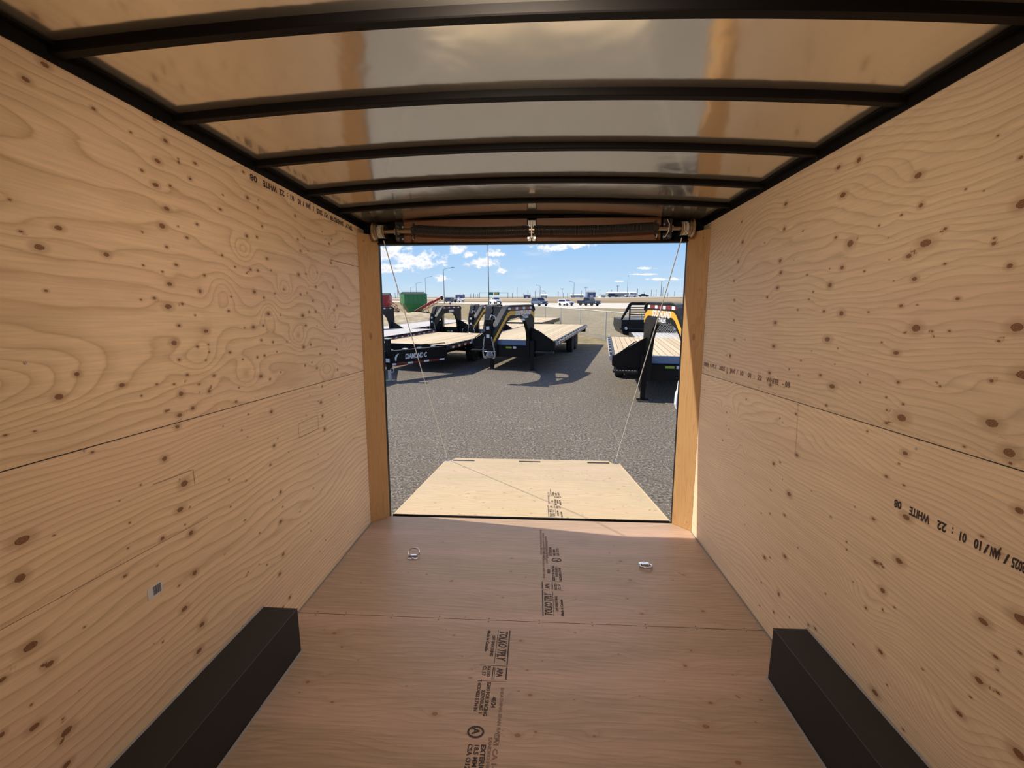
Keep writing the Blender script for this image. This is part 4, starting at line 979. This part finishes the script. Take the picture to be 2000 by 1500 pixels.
# local: x right, z up; front face towards the viewer
MB().box((-.55, -.15, .02), (-.02, .55, .50)).box((-.62, -.25, .44), (.75, .65, .56)).build('support_blocks', 'pallet', tb, label='weathered timber blocks under the bed')
MB().prism([(-1.12, 1.22), (-1.12, .86), (-1.02, .62), (-.70, .56), (.72, .56), (1.0, .62), (1.12, .86), (1.12, 1.22)], lambda a, b, t: (a, t, b), .10, 2.4).build('bed_body', 'black_paint', tb, bevel=.01)
MB().box((-1.20, -.02, .84), (1.20, .12, .90)).build('front_ledge', 'black_plate', tb, bevel=.005)
rk = MB().prism([(-1.18, 1.22), (-.86, 1.86), (-.78, 1.92), (.78, 1.92), (.86, 1.86), (1.18, 1.22), (1.10, 1.22), (.80, 1.80), (.40, 1.80), (.34, 1.845), (-.06, 1.845), (-.12, 1.80), (-.76, 1.80), (-1.10, 1.22)], lambda a, b, t: (a, t, b), .06, .14).build('rack_frame', 'black_paint', tb)
for i in range(5):
    z = 1.70-.095*i
    MB().box((-.80, .08, z), (.80, .12, z+.035)).build('rack_slat', 'black_paint', tb)
for x in (-.84, .80): MB().box((x, .07, 1.22), (x+.05, .13, 1.82)).build('rack_post', 'black_paint', tb)
for s in (-1, 1): MB().lathe([(.05, -.02), (.05, .02)], (s*.95, -.03, .88), (0, 1, 0), 12).build('side_lamp', 'lamp_white', tb)

# white rounded panel at the foot of the right doorway view
wp_ = MB().prism([(-.035, .56), (-.045, .40), (-.075, .30), (-.080, .10), (-.05, .0), (.55, .0), (.55, .56)], lambda a, b, t: (a, t, b), -.06, .06)
o = wp_.build('marker_panel', 'white_paint', M=Matrix.Translation((2.83, 8.25, 0)), bevel=.012)
tag(o, 'white upright panel on the gravel peeping out left of the right doorway board', 'panel')
lettering([("M", .05, (-.028, -.061, .47), (1, 0, 0), (0, 0, 1), 1.0), ("H", .04, (-.028, -.061, .41), (1, 0, 0), (0, 0, 1), 1.0)], 'lettering', 'ink', o)

# ---------------------------------------------------------------- chain-link fence
def fence():
    root = thing('chain_link_fence', 'low grey chain-link fence between the yard and the roadside grass', 'fence', loc=(3.49, 21.56, 0))
    a = Vector((5.1, 17.2, 0)); dirn = Vector((3.49-1.65, 21.56-28.1, 0)).normalized(); dirn = -dirn
    base = Vector((3.49, 21.56, 0)); sp = 3.4; H = 1.42
    P = [base + dirn*sp*k for k in range(-2, 6)]
    O = base
    for p in P: MB().cyl(p-O, p-O+Vector((0, 0, H+.03)), .030, n=8).build('post', 'galvanised', root)
    MB().tube([p-O+Vector((0, 0, H)) for p in P], .024, 8).build('top_rail', 'galvanised', root)
    L = (P[-1]-P[0]).length; st = P[0]-O; mb = MB(); sx = .11
    n = int((L+H)/sx); w = .0032
    for sgn in (-1, 1):
        for i in range(n):
            s0 = i*sx-(H if sgn > 0 else 0); s1 = s0+sgn*H if sgn > 0 else s0-H
            z0, z1 = 0.03, H
            pts = [(s0, z0), (s1, z1)]
            (u0, v0), (u1, v1) = pts
            if u0 > u1: (u0, v0), (u1, v1) = (u1, v1), (u0, v0)
            if u1 <= 0 or u0 >= L: continue
            if u0 < 0: v0 = v0+(v1-v0)*(0-u0)/(u1-u0); u0 = 0
            if u1 > L: v1 = v0+(v1-v0)*(L-u0)/(u1-u0); u1 = L
            p = st+dirn*u0+Vector((0, 0, v0)); q = st+dirn*u1+Vector((0, 0, v1))
            mb.cyl(p, q, w, n=3, cap=False)
    o = mb.build('wire_mesh', 'galvanised', root); o['kind'] = 'stuff'
fence()

# soil heap
def heap(loc, sx, sy, h, seed, label, rz=0):
    nz = VNoise(seed); N = 60; vs = []; fs = []
    for i in range(N+1):
        for j in range(N+1):
            x = -1+2*i/N; y = -1+2*j/N; r = math.sqrt(x*x+y*y)
            z = max(0, 1-r*r)**.8*h*(0.65+0.7*float(nz(np.array(x*2.2+5), np.array(y*2.2+5))))
            z += (float(nz(np.array(x*14+20), np.array(y*14+20)))-.5)*.10*(1 if r < 1 else 0)
            vs.append((x*sx, y*sy, z-.03))
    for i in range(N):
        for j in range(N): fs.append((i*(N+1)+j, (i+1)*(N+1)+j, (i+1)*(N+1)+j+1, i*(N+1)+j+1))
    o = MB().add(vs, fs, True).build('soil_heap', 'soil_heap', M=Matrix.Translation(loc) @ Matrix.Rotation(rz, 4, 'Z')); tag(o, label, 'soil heap')
heap((-10.8, 33.0, 0), 5.0, 3.2, .95, 3, 'long tan heap of dry soil beyond the trailers in front of the grain carts')
heap((-3.8, 31.5, 0), 1.95, 2.2, .45, 4, 'low tan bank of dry soil right of the long heap')

# ---------------------------------------------------------------- grain carts
def truss(mb, p0, p1, w, n, r=.03):
    p0, p1 = Vector(p0), Vector(p1)
    for dz in (0, w): mb.cyl(p0+Vector((0, 0, dz)), p1+Vector((0, 0, dz)), r, n=6)
    for i in range(n):
        a = p0.lerp(p1, i/n)+Vector((0, 0, w*(i % 2))); b = p0.lerp(p1, (i+1)/n)+Vector((0, 0, w*((i+1) % 2))); mb.cyl(a, b, r*.7, n=5)
def grain_cart(loc, rz, label, col, W=3.3, L=5.2, z0=1.05, z1=3.0, auger=1):
    root = thing('grain_cart', label, 'grain cart', loc=loc, rz=R_(rz))
    hx, hy = L/2, W/2
    vs = [(-hx, -hy, z1), (hx, -hy, z1), (hx, hy, z1), (-hx, hy, z1), (-hx, -hy, z1-1.0), (hx, -hy, z1-1.0), (hx, hy, z1-1.0), (-hx, hy, z1-1.0),
          (-hx*.45, -.5, z0-.45), (hx*.45, -.5, z0-.45), (hx*.45, .5, z0-.45), (-hx*.45, .5, z0-.45)]
    h = MB().add(vs, [(0,1,2,3),(0,4,5,1),(1,5,6,2),(2,6,7,3),(3,7,4,0),(4,8,9,5),(5,9,10,6),(6,10,11,7),(7,11,8,4),(8,11,10,9)]).build('hopper', col, root)
    mb = MB()
    for x in (-hx*.6, -hx*.2, hx*.2, hx*.6): mb.box((x-.03, -hy-.04, z1-1.0), (x+.03, -hy, z1-.05))
    for z in (z1-.06, z1-1.02): mb.box((-hx-.04, -hy-.05, z), (hx+.04, -hy, z+.07))
    mb.build('hopper_rib', col, h)
    MB().tube([(-hx, 0, z1), (-hx*.5, 0, z1+.16), (0, 0, z1+.2), (hx*.5, 0, z1+.16), (hx, 0, z1)], .05, 6).prism([(-hy, z1), (0, z1+.24), (hy, z1)], lambda a, b, t: (t, a, b), -hx*.98, hx*.98).build('tarp', 'tarp', root)
    for s in (-1, 1):
        MB().lathe([(.15, -.14), (.33, -.16), (.38, -.12), (.38, .12), (.33, .16), (.15, .14)], (.1, s*(hy-.15), .38), (0, 1, 0), 26).build('wheel', 'tyre', root)
    MB().box((-.2, -hy+.15, .30), (.4, hy-.15, .50)).build('axle', col, root)
    MB().beam((hx*.2, 0, .45), (hx+.5, 0, .45), .15, .15).build('drawbar', col, root)
    if auger:
        a = MB().cyl((hx*.2, -hy*.4, .75), (hx+1.35, -hy-.9, z1-.30), .12, n=12).build('auger_tube', 'auger_red', root)
        mb = MB(); truss(mb, (hx*.4, -hy*.5, .45), (hx+1.2, -hy-.85, z1-.75), .25, 10, .03); mb.build('auger_truss', 'auger_red', a)
        MB().cyl((hx+1.33, -hy-.9, z1-.22), (hx+1.38, -hy-.9, z1-.6), .14, n=10).build('auger_spout', 'tarp', a)
    return root
grain_cart((-13.3, 47.0, 0), 33, 'green grain cart with dark tarp and red unloading auger on the left skyline', 'cart_green', W=1.7, L=2.5, z1=2.42, z0=.85)
grain_cart((-16.9, 46.5, 0), 10, 'dark red grain cart behind the left doorway board, left of the green cart', 'cart_red', W=1.8, L=2.4, z1=2.32, auger=0)
# harrow-like red implement between the carts
im = thing('farm_implement', 'red folded farm implement with crossing bars between the two grain carts', 'farm implement', loc=(-14.1, 43.0, 0))
mb = MB(); truss(mb, (-.8, 0, .75), (.55, 0, .62), .3, 7, .035); truss(mb, (-.7, .1, 1.6), (.3, .1, .95), .3, 6, .03); mb.build('frame', 'auger_red', im)
mb = MB()
for i in range(5): MB().cyl((-.7+i*.25, .1, 1.0), (-.62+i*.25, -.2, .3), .025, n=5).build('tine', 'auger_red', im)
for x in (-.5, .35): MB().lathe([(.1, -.12), (.38, -.13), (.42, -.1), (.42, .1), (.38, .13), (.1, .12)], (x, -.3, .42), (1, 0, 0), 18).build('wheel', 'tyre', im)
im = thing('farm_implement', 'red auger trolley with lattice legs standing right of the green cart', 'farm implement', loc=(-11.6, 44.3, 0))
mb = MB(); truss(mb, (-.9, 0, .5), (.9, 0, 1.5), .2, 9, .03); mb.build('lattice_boom', 'auger_red', im)
mb = MB()
for i in range(6): MB().cyl((-.7+i*.25, 0, .55+i*.12), (-.62+i*.25, .1, .15), .025, n=5).build('lattice_leg', 'auger_red', im)
for x in (-.5, .4): MB().lathe([(.1, -.1), (.3, -.11), (.33, -.08), (.33, .08), (.3, .11), (.1, .1)], (x, -.2, .33), (1, 0, 0), 16).build('wheel', 'tyre', im)

# ---------------------------------------------------------------- vehicles
def car(loc, rz, label, col, kind='sedan', k=1.0, name=None):
    root = thing(name or {'sedan': 'car', 'pickup': 'pickup_truck', 'suv': 'car'}[kind], label, 'car' if kind != 'pickup' else 'pickup truck', loc=loc, rz=R_(rz))
    if kind == 'pickup':
        prof = [(-2.75, .45), (-2.8, 1.05), (-2.75, 1.18), (-.85, 1.18), (-.75, 1.85), (.55, 1.88), (1.15, 1.25), (2.5, 1.15), (2.75, .95), (2.75, .45)]
        win = [(-.62, 1.30), (-.58, 1.76), (.48, 1.78), (.92, 1.30)]; fx = (.60, 1.82, 1.08, 1.32); w = 1.0; wx = (-1.75, 1.75); r = .42
    elif kind == 'suv':
        prof = [(-2.35, .40), (-2.4, 1.0), (-2.2, 1.70), (-1.9, 1.80), (.45, 1.80), (1.05, 1.18), (2.2, 1.08), (2.4, .85), (2.4, .40)]
        win = [(-2.0, 1.15), (-1.85, 1.66), (.38, 1.68), (.80, 1.18)]; fx = (.50, 1.74, .98, 1.25); w = .95; wx = (-1.45, 1.5); r = .37
    else:
        prof = [(-2.3, .35), (-2.35, .85), (-2.1, 1.02), (-1.6, 1.08), (-1.0, 1.45), (.2, 1.48), (.95, 1.05), (2.05, .92), (2.3, .7), (2.3, .35)]
        win = [(-1.35, 1.08), (-.95, 1.37), (.15, 1.40), (.68, 1.08)]; fx = (.25, 1.42, .86, 1.12); w = .90; wx = (-1.4, 1.45); r = .33
    prof = [(a*k, b*k) for a, b in prof]; win = [(a*k, b*k) for a, b in win]; w *= k; r *= k
    body = MB().prism(prof, lambda a, b, t: (a, t*(1 if b < 1.2*k else .86), b), -w, w).build('body', col, root, bevel=.05)
    for s in (-1, 1): MB().prism(win, lambda a, b, t, s=s: (a, t*(1 if b < 1.2*k else .9), b), s*w*.985, s*w*1.01).build('side_window', 'car_glass', root)
    x0, z0, x1, z1 = [q*k for q in fx]
    MB().add([(x0+.04, -w*.78, z0-.02), (x0+.04, w*.78, z0-.02), (x1+.06, w*.86, z1), (x1+.06, -w*.86, z1)], [(0, 1, 2, 3)]).build('windscreen', 'car_glass', root)
    fr = prof[-1][0]
    MB().box((fr-.02, -w*.55, .55*k), (fr+.02, w*.55, .80*k)).build('grille', 'car_glass', root)
    for s in (-1, 1): MB().box((fr-.06, s*w*.78-.14, .68*k), (fr+.02, s*w*.78+.14, .84*k)).build('headlamp', 'lamp_white', root)
    for x in wx:
        for s in (-1, 1): MB().lathe([(r*.3, -.11), (r*.92, -.12), (r, -.09), (r, .09), (r*.92, .12), (r*.3, .11)], (x*k, s*(w-.08), r), (0, 1, 0), 18).build('wheel', 'tyre', root)
    return root
car((-11.9, 128, .03), -64, 'white pickup truck on the road under the tall lamp post', 'car_white', 'pickup')
car((.75, 99, .03), -62, 'dark blue-grey sport utility vehicle with white front bumper on the road', 'car_blue', 'suv')
car((6.9, 102, .03), -50, 'small white car on the road between the two dark vehicles', 'car_white', 'suv', .82)
car((12.1, 101, .03), -50, 'dark pickup truck on the road above the end of the fence', 'car_dark', 'pickup')
def berm_z(x):
    for (a, _, za), (b, _, zb) in zip(pts, pts[1:]):
        if a <= x <= b: return za+(zb-za)*(x-a)/(b-a)+.05
    return 1
def berm_y(x):
    for (a, ya, _), (b, yb, _) in zip(pts, pts[1:]):
        if a <= x <= b: return ya+(yb-ya)*(x-a)/(b-a)+5
    return 200
for x, col, kd, lb in ((36.5, 'car_dark', 'suv', 'dark vehicle on the raised far road in front of the long grey building'), (44.5, 'car_white', 'pickup', 'white pickup truck on the raised far road at the right end of the long building'), (50.0, 'car_dark', 'sedan', 'dark car on the raised far road right behind the white pickup truck')):
    car((x, berm_y(x), berm_z(x)), -5, lb, col, kd)
for x, y, col, kd, lb in ((-31.0, 158, 'car_dark', 'suv', 'tiny dark vehicle on the road left of the plain gooseneck top'), (-28.5, 160, 'car_white', 'sedan', 'tiny white car following the dark vehicle on the far left road')):
    car((x, y, .03), -38, lb, col, kd)

# ---------------------------------------------------------------- lamp posts, gantry, poles, buildings
def street_lamp(x, y, h, arm, label, r=.11):
    root = thing('street_lamp', label, 'street lamp', loc=(x, y, 0), group='lamp posts along the highway')
    MB().cyl((0, 0, 0), (0, 0, h), r, r*.55, n=10).build('pole', 'pole_grey', root)
    MB().tube([(0, 0, h-.1), (arm*.3, 0, h+.25), (arm, 0, h+.55)], r*.4, 6).build('arm', 'pole_grey', root)
    MB().box((arm-.1, -.15, h+.5), (arm+.75, .15, h+.64)).build('lamp_head', 'pole_grey', root)
def col_x(px, y):   # where a sight line seen at this column of the view stands at depth y
    return 0.0494 + (px-1047.1)/846.0*y
for px, y, top, arm, lb in ((955, 70, 480, 2.2, 'tallest lamp post, rising beside the green and yellow road sign'), (868, 133, 527, 2.6, 'lamp post right of the green grain cart'), (832, 203, 543, 2.6, 'lamp post above the right end of the green grain cart'),
                            (813.5, 281, 553, 2.6, 'lamp post above the middle of the green grain cart'), (802, 360, 561, 2.6, 'faint distant lamp post above the left end of the green grain cart'),
                            (1119, 240, 553, -2.6, 'lamp post with arm to the left above the dark pickup truck'), (1054.5, 260, 559, -2.4, 'lamp post with arm to the left above the grey-blue vehicle'), (1220, 230, 543, .0, 'straight tall lamp mast behind the long grey building')):
    street_lamp(col_x(px, y), y, 2.16+(578.8-top)/856.0*y, arm, lb, .10 if y < 100 else (.13 if y < 250 else .17))
gt = thing('sign_gantry', 'overhead gantry with green and yellow direction signs across the far road', 'road sign', loc=(col_x(964, 440), 440, 0))
U = 440/850.0
for x in (-27, 28.5): MB().beam((x*U, 0, 0), (x*U, 0, 8.2*U+1.9), .4, .4, up=(0, 1, 0)).build('gantry_post', 'pole_grey', gt)
MB().box((-27*U, -.2, 6.6*U+1.9), (28.5*U, .2, 6.9*U+1.9)).box((-27*U, -.2, 7.9*U+1.9), (28.5*U, .2, 8.2*U+1.9)).build('gantry_beam', 'far_pole', gt)
for x0, x1, m in ((-9.5, 0, 'sign_green'), (1.5, 8.5, 'sign_yellow'), (8.5, 11.7, 'sign_green')):
    MB().box((x0*U, -.5, 3.3*U+1.9), (x1*U, -.3, 8.7*U+1.9)).build('sign_panel', m, gt, label='green sign panel' if m == 'sign_green' else 'yellow sign panel')
poles = [(1001, 572), (1010, 562), (1023, 572), (1031, 567), (1045, 569), (1060, 568), (1064, 570), (1089, 570), (1096.5, 564), (1099, 572), (1107, 572), (1133, 568), (1141.5, 562), (1157, 568), (1168, 566), (1182, 568), (1190.5, 567),
         (1201.6, 559), (1239, 565), (1265, 567), (1270, 569), (1274, 567), (1283, 552), (1286.5, 563), (1308, 570), (1324.5, 560), (1332, 560), (920, 574), (926, 573), (929, 575), (934, 574), (905, 575), (893, 576), (771, 571), (776, 565), (1252, 571), (1117, 573), (1296, 572)]
pole0 = None
for i, (px, top) in enumerate(poles):
    y = 330+7*(i % 9); h = 2.16+(578.8-top)/856.0*y
    big = px in (1283, 1201.6)
    mb = MB().cyl((0, 0, 0), (0, 0, h), .30 if big else .20, n=6)
    if px in (1060, 1201.6, 1141.5, 1096.5): mb.box((-1.3, -.1, h-.5), (1.3, .1, h-.2))
    o = mb.build('utility_pole', 'far_pole', M=Matrix.Translation((col_x(px, y), y, 0)))
    tag(o, 'thin grey utility pole standing on the far horizon', 'utility pole', 'utility poles on the horizon')
def building(px0, px1, y, z1, label, m, z0=0, roof=None):
    x0, x1 = col_x(px0, y), col_x(px1, y); xc = (x0+x1)/2; w = (x1-x0)/2
    root = thing('warehouse', label, 'building', loc=(xc, y, 0))
    MB().box((-w, -6, 0), (w, 6, z1)).build('walls', m, root)
    MB().prism([(-6.3, z1), (6.3, z1), (0, z1+.9)], lambda a, b, t: (t, a, b), -w-.2, w+.2).build('roof', 'building_grey' if m != 'building_grey' else 'building_white', root)
    mb = MB()
    n = max(1, int(2*w/5))
    for i in range(n): MB().box((-w+(i+.3)*2*w/n, -6.06, .2), (-w+(i+.7)*2*w/n, -6.0, z1*.6)).build('door_panel', 'building_white' if m != 'building_white' else 'building_blue', root)
building(1182, 1234, 290, 4.0, 'long low grey building on the horizon behind the raised road', 'building_grey')
building(1143, 1158, 290, 4.6, 'dark blue building just above the dark pickup truck', 'building_blue')
building(1168, 1179, 330, 2.9, 'small pale shed left of the long grey building', 'building_white')
building(1024, 1036, 320, 3.0, 'small violet-blue building on the horizon right of the sign gantry', 'building_blue')
building(1056, 1068, 320, 2.8, 'low grey building on the horizon above the blue-grey vehicle', 'building_grey')
building(893, 906, 330, 3.2, 'blue-roofed building on the horizon left of the sign gantry', 'building_blue')
building(1113, 1136, 358, 2.9, 'faint pale building on the horizon above the small white car', 'building_grey')
sm = thing('road_marker', 'slim white marker post on the roadside behind the plain gooseneck', 'marker post', loc=(col_x(879.5, 60), 60, 0))
MB().box((-.10, -.03, 0), (.10, .03, 1.5)).build('post', 'white_paint', sm)
MB().box((-.11, -.035, 1.1), (.11, -.03, 1.3)).build('reflector', 'red_tape', sm)
